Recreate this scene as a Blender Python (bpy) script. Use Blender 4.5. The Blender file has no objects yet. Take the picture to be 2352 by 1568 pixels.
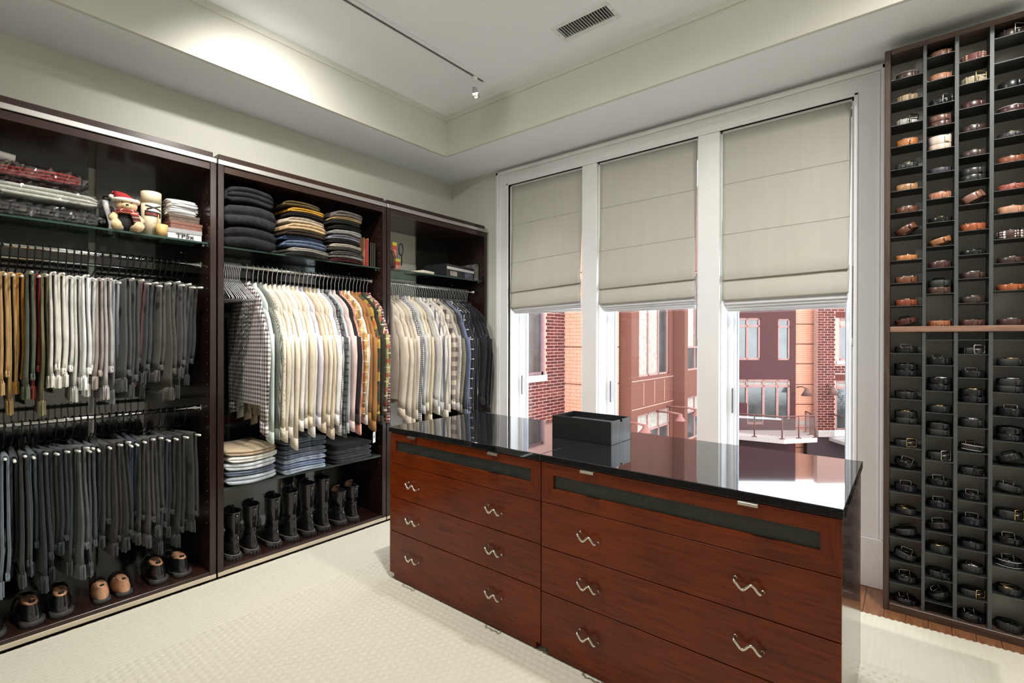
import bpy, math, random
import numpy as np
from mathutils import Vector, Matrix, noise
random.seed(7)
SC = bpy.context.scene
COL = SC.collection
R = math.radians

# ------------------------------------------------------------------ camera
FPX, YAW, PITCH, ROLL, CAMZ = 1123.5, R(39.09), R(-0.13), R(0.12), 1.45
cam_d = bpy.data.cameras.new('camera'); cam = bpy.data.objects.new('camera', cam_d); COL.objects.link(cam)
cam_d.sensor_width = 36.0; cam_d.lens = 36.0 * FPX / 2352.0; cam_d.clip_start = .02; cam_d.clip_end = 300
FW = Vector((-math.sin(YAW) * math.cos(PITCH), math.cos(YAW) * math.cos(PITCH), math.sin(PITCH)))
RT0 = Vector((math.cos(YAW), math.sin(YAW), 0)); UP0 = RT0.cross(FW)
RT = RT0 * math.cos(ROLL) + UP0 * math.sin(ROLL); UPV = UP0 * math.cos(ROLL) - RT0 * math.sin(ROLL)
m3 = Matrix((RT, UPV, -FW)).transposed()
cam.matrix_world = Matrix.Translation((0, 0, CAMZ)) @ m3.to_4x4()
SC.camera = cam
def at(px, py, ax, val):
    """point of the real plane axis=val that is measured at a photo pixel"""
    d = FW + RT * ((px - 1176) / FPX) - UPV * ((py - 784) / FPX)
    o = Vector((0, 0, CAMZ)); t = (val - o[ax]) / d[ax]
    return o + d * t

# ------------------------------------------------------------------ world, exposure
SC.view_settings.view_transform = 'Standard'; SC.view_settings.look = 'None'
SC.view_settings.gamma = 1.0; SC.view_settings.use_curve_mapping = False
SC.view_settings.exposure = 1.08
SKY = 4.7
wd = bpy.data.worlds.new('overcast_sky'); SC.world = wd; wd.use_nodes = True
wd.node_tree.nodes['Background'].inputs[0].default_value = (.90, .96, 1.0, 1)
wd.node_tree.nodes['Background'].inputs[1].default_value = SKY
try:
    SC.cycles.max_bounces = 10; SC.cycles.diffuse_bounces = 5; SC.cycles.glossy_bounces = 5
    SC.cycles.transparent_max_bounces = 16; SC.cycles.sample_clamp_indirect = 6.0
    SC.cycles.caustics_reflective = False; SC.cycles.caustics_refractive = False
except Exception: pass
# room sizes (metres)
XL, XF, YW, ZS, ZC, XT, YT = -3.76, -3.223, 3.606, 3.09, 3.436, -3.21, 3.013
XR, YB = 1.35, -1.6
DOWN_W, SPOT_W = 135.0, 40.0

# ------------------------------------------------------------------ mesh helpers
class MB:
    def __init__(s): s.v = []; s.f = []; s.sm = []
    def add(s, vs, fs, smooth=False):
        o = len(s.v); s.v += [tuple(p) for p in vs]
        for f in fs: s.f.append(tuple(i + o for i in f)); s.sm.append(smooth)
        return s
    def box(s, x0, x1, y0, y1, z0, z1, b=0.0):
        if x0 > x1: x0, x1 = x1, x0
        if y0 > y1: y0, y1 = y1, y0
        if z0 > z1: z0, z1 = z1, z0
        b = min(b, (x1 - x0) * .45, (y1 - y0) * .45, (z1 - z0) * .45)
        if b <= 0:
            vs = [(x, y, z) for x in (x0, x1) for y in (y0, y1) for z in (z0, z1)]
            return s.add(vs, [(0, 1, 3, 2), (4, 6, 7, 5), (0, 4, 5, 1), (2, 3, 7, 6), (0, 2, 6, 4), (1, 5, 7, 3)])
        X, Y, Z = (x0, x1), (y0, y1), (z0, z1); vs = []; idx = {}
        sg = (1, -1)
        for i in (0, 1):
            for j in (0, 1):
                for k in (0, 1):
                    for a in range(3):
                        p = [X[i] + sg[i] * b, Y[j] + sg[j] * b, Z[k] + sg[k] * b]
                        p[a] = (X[i], Y[j], Z[k])[a]
                        idx[i, j, k, a] = len(vs); vs.append(tuple(p))
        fs = []
        for i in (0, 1):
            fl = lambda q: q if i else q[::-1]
            fs.append(fl((idx[i, 0, 0, 0], idx[i, 1, 0, 0], idx[i, 1, 1, 0], idx[i, 0, 1, 0])))
            fs.append(fl((idx[0, i, 0, 1], idx[0, i, 1, 1], idx[1, i, 1, 1], idx[1, i, 0, 1])))
            fs.append(fl((idx[0, 0, i, 2], idx[1, 0, i, 2], idx[1, 1, i, 2], idx[0, 1, i, 2])))
        for a in (0, 1):
            for c in (0, 1):
                fs.append((idx[0, a, c, 1], idx[1, a, c, 1], idx[1, a, c, 2], idx[0, a, c, 2]))
                fs.append((idx[a, 0, c, 0], idx[a, 1, c, 0], idx[a, 1, c, 2], idx[a, 0, c, 2]))
                fs.append((idx[a, c, 0, 0], idx[a, c, 1, 0], idx[a, c, 1, 1], idx[a, c, 0, 1]))
        for i in (0, 1):
            for j in (0, 1):
                for k in (0, 1): fs.append(tuple(idx[i, j, k, a] for a in range(3)))
        return s.add(vs, fs)
    def loft(s, rings, close=True, cap=True, smooth=True):
        n = len(rings[0]); vs = [p for r in rings for p in r]; fs = []
        for a in range(len(rings) - 1):
            for j in range(n if close else n - 1):
                k = (j + 1) % n
                fs.append((a * n + j, a * n + k, (a + 1) * n + k, (a + 1) * n + j))
        if cap:
            fs.append(tuple(range(n - 1, -1, -1))); fs.append(tuple((len(rings) - 1) * n + j for j in range(n)))
        return s.add(vs, fs, smooth)
    def tube(s, pts, r, n=6, cap=True, closed=False, smooth=True):
        P = [Vector(p) for p in pts]; m = len(P)
        rr = r if isinstance(r, (list, tuple)) else [r] * m
        T = []
        for i in range(m):
            a = P[(i - 1) % m] if closed else P[max(i - 1, 0)]
            b = P[(i + 1) % m] if closed else P[min(i + 1, m - 1)]
            T.append((b - a).normalized())
        nv = Vector((0, 0, 1)) if abs(T[0].z) < .9 else Vector((1, 0, 0))
        nv = (nv - T[0] * nv.dot(T[0])).normalized(); rings = []
        for i in range(m):
            nv = (nv - T[i] * nv.dot(T[i])).normalized(); bn = T[i].cross(nv)
            rings.append([P[i] + (nv * math.cos(2 * math.pi * j / n) + bn * math.sin(2 * math.pi * j / n)) * rr[i] for j in range(n)])
        if closed: rings.append(rings[0]); cap = False
        return s.loft(rings, cap=cap, smooth=smooth)
    def lathe(s, prof, n=20, c=(0, 0, 0), cap=True, smooth=True):
        return s.loft([[(c[0] + r * math.cos(2 * math.pi * j / n), c[1] + r * math.sin(2 * math.pi * j / n), c[2] + z) for j in range(n)] for r, z in prof], cap=cap, smooth=smooth)
    def ball(s, c, r, sc=(1, 1, 1), n=14, m=9, rot=None):
        rings = []
        for i in range(m + 1):
            th = math.pi * i / m * .98 + .01 * math.pi
            rg = []
            for j in range(n):
                p = Vector((r * sc[0] * math.sin(th) * math.cos(2 * math.pi * j / n), r * sc[1] * math.sin(th) * math.sin(2 * math.pi * j / n), -r * sc[2] * math.cos(th)))
                if rot is not None: p = rot @ p
                rg.append(p + Vector(c))
            rings.append(rg)
        return s.loft(rings)
    def prism(s, poly, y0, y1):
        """poly of (x,z) extruded along y"""
        n = len(poly)
        vs = [(x, y0, z) for x, z in poly] + [(x, y1, z) for x, z in poly]
        fs = [tuple(range(n)), tuple(range(2 * n - 1, n - 1, -1))] + [(i, i + n, (i + 1) % n + n, (i + 1) % n) for i in range(n)]
        return s.add(vs, fs)
    def xf(s, M):
        s.v = [tuple(M @ Vector(p)) for p in s.v]; return s
    def mesh(s, name='mesh'):
        me = bpy.data.meshes.new(name); me.from_pydata(s.v, [], s.f)
        me.polygons.foreach_set('use_smooth', s.sm); me.materials.append(None)
        me.update(); return me

import bmesh
def fixn(me):
    bm = bmesh.new(); bm.from_mesh(me); bmesh.ops.recalc_face_normals(bm, faces=bm.faces); bm.to_mesh(me); bm.free(); return me
def part(name, mb, mat, parent=None, loc=None, rot=None, label=None):
    me = fixn(mb.mesh(name)) if isinstance(mb, MB) else mb
    o = bpy.data.objects.new(name, me); COL.objects.link(o)
    if mat is not None and len(me.materials):
        o.material_slots[0].link = 'OBJECT'; o.material_slots[0].material = mat
    if parent is not None: o.parent = parent
    if loc is not None: o.location = loc
    if rot is not None: o.rotation_euler = rot
    if label: o['label'] = label
    return o
def tag(o, label, cat, group=None, kind=None):
    o['label'] = label; o['category'] = cat
    if group: o['group'] = group
    if kind: o['kind'] = kind
    return o
def thing(name, label, cat, loc=(0, 0, 0), rz=0, group=None):
    o = bpy.data.objects.new(name, None); COL.objects.link(o); o.location = loc; o.rotation_euler = (0, 0, rz)
    o.empty_display_size = .1
    return tag(o, label, cat, group)
def struct(name, mb, mat, label=None, parent=None):
    o = part(name, mb, mat, parent); o['kind'] = 'structure'
    if label: o['label'] = label
    return o
def text(name, body, size, mat, parent, loc, rot, ext=.0004, align='CENTER', bold=False, sx=1):
    c = bpy.data.curves.new(name, 'FONT'); c.body = body; c.size = size; c.extrude = ext; c.align_x = align; c.align_y = 'CENTER'
    if bold: c.offset = size * .02
    tmp = bpy.data.objects.new(name, c); COL.objects.link(tmp); bpy.context.view_layer.update()
    me = bpy.data.meshes.new_from_object(tmp.evaluated_get(bpy.context.evaluated_depsgraph_get())); bpy.data.objects.remove(tmp); me.materials.clear(); me.materials.append(mat)
    o = bpy.data.objects.new(name, me); COL.objects.link(o); o.parent = parent; o.location = loc; o.rotation_euler = rot; o.scale = (sx, 1, 1)
    return o
ONES = 'zeroth first second third fourth fifth sixth seventh eighth ninth tenth eleventh twelfth thirteenth fourteenth fifteenth sixteenth seventeenth eighteenth nineteenth'.split()
def ordw(n):
    if n < 20: return ONES[n]
    t = {2: 'twent', 3: 'thirt', 4: 'fort'}[n // 10]
    return t + 'ieth' if n % 10 == 0 else t + 'y-' + ONES[n % 10]
def nz(x, y=0., z=0.): return noise.noise(Vector((x, y, z)))

# ------------------------------------------------------------------ material helpers
MATS = {}
def lin(r, g, b):
    f = lambda c: (c / 255 / 12.92) if c / 255 <= .04045 else ((c / 255 + .055) / 1.055) ** 2.4
    return (f(r), f(g), f(b), 1)
class NT:
    def __init__(s, name):
        s.m = bpy.data.materials.new(name); s.m.use_nodes = True; s.t = s.m.node_tree; s.n = s.t.nodes; s.l = s.t.links
        s.p = s.n['Principled BSDF']; s.out = s.n['Material Output']; s._co = None
    def co(s, kind='Object'):
        if s._co is None: s._co = s.n.new('ShaderNodeTexCoord')
        return s._co.outputs[kind]
    def xyz(s):
        q = s.n.new('ShaderNodeSeparateXYZ'); s.l.new(s.co(), q.inputs[0]); return q.outputs
    def math(s, op, a, b=None, clamp=False):
        q = s.n.new('ShaderNodeMath'); q.operation = op; q.use_clamp = clamp
        for i, x in enumerate((a, b)):
            if x is None: continue
            if isinstance(x, (int, float)): q.inputs[i].default_value = x
            else: s.l.new(x, q.inputs[i])
        return q.outputs[0]
    def mapping(s, scale=(1, 1, 1), loc=(0, 0, 0), rot=(0, 0, 0), src=None):
        q = s.n.new('ShaderNodeMapping'); q.inputs['Scale'].default_value = scale; q.inputs['Location'].default_value = loc; q.inputs['Rotation'].default_value = rot
        s.l.new(src or s.co(), q.inputs[0]); return q.outputs[0]
    def noise(s, scale=5, detail=4, rough=.55, vec=None, dist=0):
        q = s.n.new('ShaderNodeTexNoise'); q.inputs['Scale'].default_value = scale; q.inputs['Detail'].default_value = detail
        q.inputs['Roughness'].default_value = rough; q.inputs['Distortion'].default_value = dist
        s.l.new(vec or s.co(), q.inputs['Vector']); return q.outputs['Fac']
    def ramp(s, fac, stops):
        q = s.n.new('ShaderNodeValToRGB'); e = q.color_ramp.elements
        while len(e) < len(stops): e.new(.5)
        for i, (p, c) in enumerate(stops): e[i].position = p; e[i].color = tuple(c)[:3] + (1,)
        s.l.new(fac, q.inputs[0]); return q.outputs[0]
    def mix(s, fac, a, b, mode='MIX'):
        q = s.n.new('ShaderNodeMix'); q.data_type = 'RGBA'; q.blend_type = mode
        for sock, x in ((q.inputs[0], fac), (q.inputs[6], a), (q.inputs[7], b)):
            if isinstance(x, (int, float)): sock.default_value = x
            elif isinstance(x, (tuple, list)): sock.default_value = tuple(x)[:3] + (1,)
            else: s.l.new(x, sock)
        return q.outputs[2]
    def col(s, x):
        if isinstance(x, (tuple, list)): s.p.inputs['Base Color'].default_value = tuple(x)[:3] + (1,)
        else: s.l.new(x, s.p.inputs['Base Color'])
    def bump(s, h, strength=.3, dist=.002):
        q = s.n.new('ShaderNodeBump'); q.inputs['Strength'].default_value = strength; q.inputs['Distance'].default_value = dist
        s.l.new(h, q.inputs['Height']); s.l.new(q.outputs[0], s.p.inputs['Normal'])
    def set(s, **k):
        for a, b in k.items(): s.p.inputs[a.replace('_', ' ')].default_value = b
        return s
def plain(name, c, rough=.5, metal=0., var=.12, vscale=8, bump=0., bscale=60, bd=.001, coat=0., spec=.5, sheen=0.):
    if name in MATS: return MATS[name]
    t = NT(name); n = t.noise(vscale, 4)
    lo = tuple(x * (1 - var) for x in c[:3]); hi = tuple(min(1, x * (1 + var)) for x in c[:3])
    t.col(t.ramp(n, [(.3, lo), (.7, hi)])); t.set(Roughness=rough, Metallic=metal)
    t.p.inputs['Coat Weight'].default_value = coat; t.p.inputs['Coat Roughness'].default_value = .08
    t.p.inputs['Specular IOR Level'].default_value = spec
    t.p.inputs['Sheen Weight'].default_value = sheen
    if bump: t.bump(t.noise(bscale, 5), bump, bd)
    MATS[name] = t.m; return t.m
def wood(name, c1, c2, scale=(1, 12, 12), rough=.3, coat=.0, blotch=.35, rot=(0, 0, 0), spec=.5):
    if name in MATS: return MATS[name]
    t = NT(name); mp = t.mapping(scale, rot=rot)
    g = t.noise(6, 6, .6, mp, .4); b = t.noise(2.6, 3, .5, None, .6)
    f = t.math('ADD', t.math('MULTIPLY', g, 1 - blotch), t.math('MULTIPLY', b, blotch))
    t.col(t.ramp(f, [(.32, c1), (.68, c2)])); t.set(Roughness=rough)
    t.p.inputs['Coat Weight'].default_value = coat; t.p.inputs['Coat Roughness'].default_value = .06; t.p.inputs['Specular IOR Level'].default_value = spec
    t.bump(g, .08, .0006); MATS[name] = t.m; return t.m
def fabric(name, c, rough=.9, var=.2, weave=500, bump=.5, kind=None, cols=None, f=(30, 30), w=(.5, .5)):
    """cloth: plain, or kind gingham / plaid / stripe / check with bands along local x and z"""
    if name in MATS: return MATS[name]
    t = NT(name); wr = t.noise(9, 4)
    base = t.ramp(wr, [(.25, tuple(x * (1 - var) for x in c[:3])), (.75, tuple(min(1, x * (1 + var * .5)) for x in c[:3]))])
    if kind:
        o = t.xyz(); X, Y, Z = o[0], o[1], o[2]
        def band(s, fr, wd_, ph=0.): return t.math('LESS_THAN', t.math('FRACT', t.math('ADD', t.math('MULTIPLY', s, fr), ph + 50.)), wd_)
        if kind == 'stripe':
            base = t.mix(band(X, f[0], w[0]), base, cols[0])
            if len(cols) > 1: base = t.mix(band(X, f[0], w[0] * .3, .5), base, cols[1])
        elif kind == 'hstripe': base = t.mix(band(Z, f[1], w[1]), base, cols[0])
        elif kind == 'gingham':
            a = band(X, f[0], w[0]); b = band(Z, f[1], w[1]); s_ = t.math('MULTIPLY', t.math('ADD', a, b), .5)
            base = t.ramp(s_, [(.0, c), (.5, cols[0]), (1., cols[1])])
        elif kind == 'plaid':
            base = t.mix(t.math('MULTIPLY', band(X, f[0], w[0]), .75), base, cols[0])
            base = t.mix(t.math('MULTIPLY', band(Z, f[1], w[1]), .75), base, cols[1])
            if len(cols) > 2:
                base = t.mix(t.math('MULTIPLY', band(X, f[0] * 1., .10, .35), .9), base, cols[2])
                base = t.mix(t.math('MULTIPLY', band(Z, f[1] * 1., .10, .35), .9), base, cols[2])
            if len(cols) > 3: base = t.mix(t.math('MULTIPLY', band(Z, f[1] * .5, .28, .2), .85), base, cols[3])
        elif kind == 'print':
            q = t.n.new('ShaderNodeTexVoronoi'); q.inputs['Scale'].default_value = f[0]; t.l.new(t.co(), q.inputs['Vector'])
            base = t.mix(t.math('LESS_THAN', q.outputs['Distance'], w[0]), base, cols[0])
    t.col(base); t.set(Roughness=rough); t.p.inputs['Specular IOR Level'].default_value = .25; t.p.inputs['Sheen Weight'].default_value = .15
    t.bump(t.math('ADD', t.noise(22, 5, .6), t.math('MULTIPLY', t.noise(weave, 2), .25)), bump, .006)
    MATS[name] = t.m; return t.m
def thin_glass(name, tint, gloss=.08, rough=0.0):
    if name in MATS: return MATS[name]
    t = NT(name); tr = t.n.new('ShaderNodeBsdfTransparent'); tr.inputs[0].default_value = tuple(tint)[:3] + (1,)
    gl = t.n.new('ShaderNodeBsdfGlossy'); gl.inputs['Roughness'].default_value = rough; mx = t.n.new('ShaderNodeMixShader')
    mx.inputs[0].default_value = gloss; t.l.new(tr.outputs[0], mx.inputs[1]); t.l.new(gl.outputs[0], mx.inputs[2]); t.l.new(mx.outputs[0], t.out.inputs[0])
    MATS[name] = t.m; return t.m
def emit(name, c, s):
    t = NT(name); t.p.inputs['Base Color'].default_value = tuple(c)[:3] + (1,); t.p.inputs['Emission Color'].default_value = tuple(c)[:3] + (1,); t.p.inputs['Emission Strength'].default_value = s; return t.m

WALLM = plain('cream_wall_paint', (.665, .665, .60), .6, var=.02, vscale=2, bump=.04, bscale=160)
CEILM = plain('ceiling_white_paint', (.90, .945, .985), .7, var=.015, vscale=2)
TRIMM = plain('white_trim_paint', (.80, .81, .82), .35, var=.02)
BLACKM = plain('black_lacquer', (.012, .011, .011), .25, var=.2)
WENGE = wood('dark_wenge', (.007, .004, .003), (.028, .012, .009), (14, 14, .8), .22, .3)
WENGEH = wood('dark_wenge_crossgrain', (.010, .005, .004), (.040, .016, .011), (14, .8, 14), .22, .3)
CHROME = plain('polished_chrome', (.75, .75, .76), .12, 1., var=.04)
NICKEL = plain('satin_nickel', (.62, .57, .48), .28, 1., var=.04)
STEEL = plain('galvanised_wire', (.70, .71, .74), .35, .5, var=.05)
BLKMET = plain('black_metal', (.02, .02, .022), .3, .6, var=.1)
RUBBER = plain('white_rubber', (.78, .77, .72), .5, var=.05)
SILVER = plain('aluminium_strip', (.55, .53, .52), .3, .85, var=.08, vscale=3)
# ================================================================== lamps of the room (tray ceiling downlights, out of the picture's top edge)
LENS = emit('lamp_lens', (1, .93, .82), 9.0)
def spot_lamp(name, loc, target, watts, angle, blend, rad, colr=(1, .96, .91)):
    ld = bpy.data.lights.new(name, 'SPOT'); ld.energy = watts; ld.spot_size = R(angle); ld.spot_blend = blend; ld.shadow_soft_size = rad; ld.color = colr
    o = bpy.data.objects.new(name, ld); COL.objects.link(o); o.location = loc
    o.rotation_euler = (Vector(target) - Vector(loc)).to_track_quat('-Z', 'Y').to_euler(); return o
for (x, y, lab) in ((-1.42, 1.40, 'round recessed downlight in the tray ceiling over the drawer island'), (.55, 2.2, 'round recessed downlight in the tray ceiling in front of the belt rack')):
    t = thing('downlight_offscreen', lab, 'light', (x, y, ZC), 0, 'recessed downlights')
    part('bezel', MB().lathe([(.065, 0), (.065, -.006), (.048, -.008), (.048, .0)], 24, cap=False), TRIMM, t)
    part('lens', MB().lathe([(.046, -.002), (.046, -.0035)], 20), LENS, t)
    spot_lamp('downlight_beam_offscreen', (x, y, ZC - .02), (x, y, 0), DOWN_W, 174, 1.0, .04)
# ================================================================== room shell
struct('wall_left', MB().box(XL - .15, XL, YB, YW + .25, 0, ZC + .2), WALLM)
struct('wall_back', MB().box(XL - .15, XR + .15, YB - .15, YB, 0, ZC + .2), WALLM)
struct('wall_right', MB().box(XR, XR + .15, YB, YW + .25, 0, ZC + .2), WALLM)
OX0, OX1, OZ0, OZ1, WT = -2.955, -.262, .42, 2.92, .25
ww = MB()
ww.box(XL, OX0, YW, YW + WT, 0, ZC + .2).box(OX1, XR, YW, YW + WT, 0, ZC + .2).box(OX0, OX1, YW, YW + WT, 0, OZ0).box(OX0, OX1, YW, YW + WT, OZ1, ZC + .2)
struct('wall_window', ww, WALLM)
VX0, VX1, VY0, VY1 = -1.5765 - .176, -1.5765 + .176, 2.653 - .057, 2.653 + .057
struct('ceiling', MB().box(XL, VX0, YB, YW, ZC, ZC + .2).box(VX1, XR, YB, YW, ZC, ZC + .2).box(VX0, VX1, YB, VY0, ZC, ZC + .2).box(VX0, VX1, VY1, YW, ZC, ZC + .2), CEILM)
# tray: dropped soffit round the room
XT2, YT2 = XR - .55, YB + .55
sf = MB().box(XL, XT, YB, YW, ZS, ZS + .02).box(XT2, XR, YB, YW, ZS, ZS + .02).box(XT, XT2, YT, YW, ZS, ZS + .02).box(XT, XT2, YB, YT2, ZS, ZS + .02)
struct('ceiling_soffit', sf, CEILM)
g = .004
ts = MB().box(XT - .02, XT + g, YT2 - g, YT + g, ZS - g, ZC).box(XT2 - g, XT2 + .02, YT2 - g, YT + g, ZS - g, ZC).box(XT, XT2, YT - g, YT + .02, ZS - g, ZC).box(XT, XT2, YT2 - .02, YT2 + g, ZS - g, ZC)
struct('ceiling_tray_side', ts, WALLM)
cv = MB()
for (a, b, d) in (((XT + g, YT2), (XT + g, YT), (1, 0)), ((XT2 - g, YT2), (XT2 - g, YT), (-1, 0)), ((XT, YT - g), (XT2, YT - g), (0, -1)), ((XT, YT2 + g), (XT2, YT2 + g), (0, 1))):
    s_ = .012
    x0, x1 = sorted((a[0], b[0] + d[0] * s_)); y0, y1 = sorted((a[1], b[1] + d[1] * s_))
    cv.box(x0, x1, y0, y1, ZC - .045, ZC)
struct('trim_1', cv, WALLM, 'narrow cream moulding along the top of the tray recess')

# floor: planked wood, carpet on top
FLB = wood('walnut_floor', (.085, .032, .013), (.30, .135, .06), (10, 1.2, 10), .3, .15)
fl = struct('floor', MB().box(XL, XR, YB, YW + .2, -.05, -.006), plain('floor_underlay', (.05, .03, .02), .6), 'walnut plank floor showing beyond the carpet edge')
px_ = -3.70; k = 0
pl = MB().box(0, .0885, 0, 1.0, -.012, 0, .0012); plm = fixn(pl.mesh('plank'))
while px_ < XR - .1:
    for (y0) in (2.59,):
        o = part('plank', plm, FLB, fl, (px_, y0, 0)); o.scale = (1, 1.012, 1)
    px_ += .09; k += 1

# carpet: real pile relief in a fine grid; ribbed border, dotted field
def make_carpet():
    x0, x1, y0, y1, st = XF + .01, XR - .12, -.9, 3.2, .0078
    nx, ny = int((x1 - x0) / st), int((y1 - y0) / st)
    xs = np.linspace(x0, x1, nx); ys = np.linspace(y0, y1, ny); X, Y = np.meshgrid(xs, ys, indexing='ij')
    edge = .06 * (X - 0.1)             # far edge runs slightly askew
    Yg = Y + np.clip((Y - 2.4) / .8, 0, 1) * edge
    rng = np.random.RandomState(3)
    b = np.minimum(np.minimum(X - x0, x1 - X), np.minimum(Y - y0, y1 - Y))
    p = .034
    row = np.floor(Y / p); off = (row % 2) * .5
    fx = ((X / (p * 1.12) + off) % 1) - .5; fy = ((Y / p) % 1) - .5
    dots = np.exp(-((fx / .2) ** 2 + (fy / .22) ** 2))
    ribs = .5 + .5 * np.cos(2 * np.pi * X / .026)
    isb = b < .52
    Z = .016 + np.where(isb, .005 * (ribs - .5), -.0115 * dots) + rng.randn(nx, ny) * .0006
    Z = np.where(np.abs(b - .52) < .008, .013, Z)
    V = np.stack([X, Yg, Z], -1).reshape(-1, 3)
    i = np.arange(nx * ny).reshape(nx, ny)
    F = np.stack([i[:-1, :-1], i[1:, :-1], i[1:, 1:], i[:-1, 1:]], -1).reshape(-1, 4)
    # skirt down to the floor on all four sides
    rim = np.concatenate([i[:, 0], i[-1, 1:], i[-2::-1, -1], i[0, -2:0:-1]])
    S = V[rim].copy(); S[:, 2] = 0.0005; o = len(V); n = len(rim)
    V = np.concatenate([V, S]); a = np.arange(n); c = (a + 1) % n
    F2 = np.stack([rim, o + a, o + c, rim[c]], -1)
    F = np.concatenate([F, F2])
    me = bpy.data.meshes.new('carpet'); me.vertices.add(len(V)); me.vertices.foreach_set('co', V.astype(np.float32).ravel())
    me.loops.add(F.size); me.loops.foreach_set('vertex_index', F.astype(np.int32).ravel())
    me.polygons.add(len(F)); me.polygons.foreach_set('loop_start', np.arange(0, F.size, 4, dtype=np.int32))
    me.polygons.foreach_set('use_smooth', np.ones(len(F), bool)); me.materials.append(None); me.update(calc_edges=True); me.validate()
    return me
CARPM = plain('cream_carpet_pile', (.60, .575, .475), .95, var=.06, vscale=260, bump=.6, bscale=900, bd=.002, spec=.1, sheen=.2)
tag(part('carpet', make_carpet(), CARPM), 'cream looped carpet with a dotted field and ribbed border', 'carpet')

# ================================================================== window wall: casing, windows
cs = MB(); P0, P1 = YW - .028, YW
def casing(mb, x0, x1, z0, z1): mb.box(x0, x1, P0, P1, z0, z1, .003)
c = MB().box(-3.097, OX0, P0, P1, .29, OZ1 + .005, .003).box(OX1, -.105, P0, P1, .29, OZ1 + .005, .003).box(-3.097, -.105, P0, P1, OZ1, 3.06, .003)
struct('trim_2', c, TRIMM, 'flat white casing board round the three windows')
c = MB().box(-3.100, -3.070, P0 - .016, P1, .29, 3.063, .005).box(-.130, -.100, P0 - .016, P1, .29, 3.063, .005).box(-3.100, -.100, P0 - .016, P1, 3.032, 3.064, .005)
c.box(-3.066, -3.054, P0 - .006, P1, .29, 3.02, .003).box(-.146, -.134, P0 - .006, P1, .29, 3.02, .003).box(-3.066, -.134, P0 - .006, P1, 3.016, 3.027, .003)
struct('trim_3', c, TRIMM, 'raised outer bead of the window casing')
c = MB().box(OX0 - .02, OX0, P0 - .007, P1, .29, OZ1 + .018, .003).box(OX1, OX1 + .02, P0 - .007, P1, .29, OZ1 + .018, .003).box(OX0 - .02, OX1 + .02, P0 - .007, P1, OZ1, OZ1 + .02, .003)
struct('trim_4', c, TRIMM, 'raised inner bead of the window casing')
c = MB().box(-3.11, -3.0, P0 - .012, P1, 0, .29, .004).box(-.268, -.094, P0 - .012, P1, 0, .29, .004)
struct('trim_5', c, TRIMM, 'white plinth blocks under the window casing')
c = MB().box(XL + .55, -3.11, YW - .018, YW, 0, .22, .003).box(-3.0, -.268, YW - .018, YW, 0, .235, .003).box(-3.0, -.268, YW - .026, YW, .19, .235, .004).box(-.094, XR, YW - .018, YW, 0, .235, .003).box(-.094, XR, YW - .026, YW, .19, .235, .004)
struct('baseboard_window', c, TRIMM)
WIN = [(-2.955, -2.150), (-2.008, -1.186), (-1.036, -.262)]
for i, (a, b) in enumerate(((-2.150, -2.008), (-1.186, -1.036))):
    struct('trim_%d' % (6 + i), MB().box(a, b, P0, YW + .16, OZ0, OZ1, .003), TRIMM, 'white mullion post between two windows')
struct('trim_8', MB().box(OX0, OX1, P0 - .03, YW + .16, OZ0 - .03, OZ0, .004), TRIMM, 'white window stool board')
PANE = thin_glass('window_pane', (.95, .96, .97), .03)
VINYL = plain('white_vinyl', (.82, .84, .86), .3, var=.02)
GASK = plain('grey_gasket', (.32, .36, .42), .5)
for i, (a, b) in enumerate(WIN):
    y0, y1 = YW + .130, YW + .195
    fr = MB(); fw = .05
    fr.box(a, a + fw, y0, y1, OZ0, OZ1, .003).box(b - fw * .6, b, y0, y1, OZ0, OZ1, .003).box(a, b, y0, y1, OZ0, OZ0 + .06, .003).box(a, b, y0, y1, OZ1 - .06, OZ1, .003)
    w = struct('window_%d' % (i + 1), fr, VINYL, ['white framed window beside the wardrobes', 'white framed window between the two mullions', 'white framed window beside the belt rack'][i])
    s_ = MB(); q0, q1 = a + fw - .002, b - fw * .6 + .002; sw = .022
    s_.box(q0, q0 + sw, y0 + .02, y1 + .01, OZ0 + .058, OZ1 - .058, .002).box(q1 - sw, q1, y0 + .02, y1 + .01, OZ0 + .058, OZ1 - .058, .002).box(q0, q1, y0 + .02, y1 + .01, OZ0 + .058, OZ0 + .085, .002).box(q0, q1, y0 + .02, y1 + .01, OZ1 - .085, OZ1 - .058, .002)
    part('sash', s_, VINYL, w)
    part('gasket', MB().box(q0 + sw, q0 + sw + .006, y0 + .03, y1, OZ0 + .08, OZ1 - .08).box(q1 - sw - .006, q1 - sw, y0 + .03, y1, OZ0 + .08, OZ1 - .08), GASK, w)
    part('pane', MB().box(q0 + sw, q1 - sw, y0 + .042, y0 + .047, OZ0 + .085, OZ1 - .085), PANE, w)
    part('liner', MB().box(a - .001, a + .012, YW + .002, y0, OZ0, OZ1).box(b - .012, b + .001, YW + .002, y0, OZ0, OZ1).box(a, b, YW + .002, y0, OZ1 - .012, OZ1), TRIMM, w)
    part('latch', MB().box(a + .045, a + .054, y0 - .012, y0 + .004, 1.02 - .09, 1.02 + .09, .003), plain('latch_grey', (.10, .10, .11), .4), w)

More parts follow.
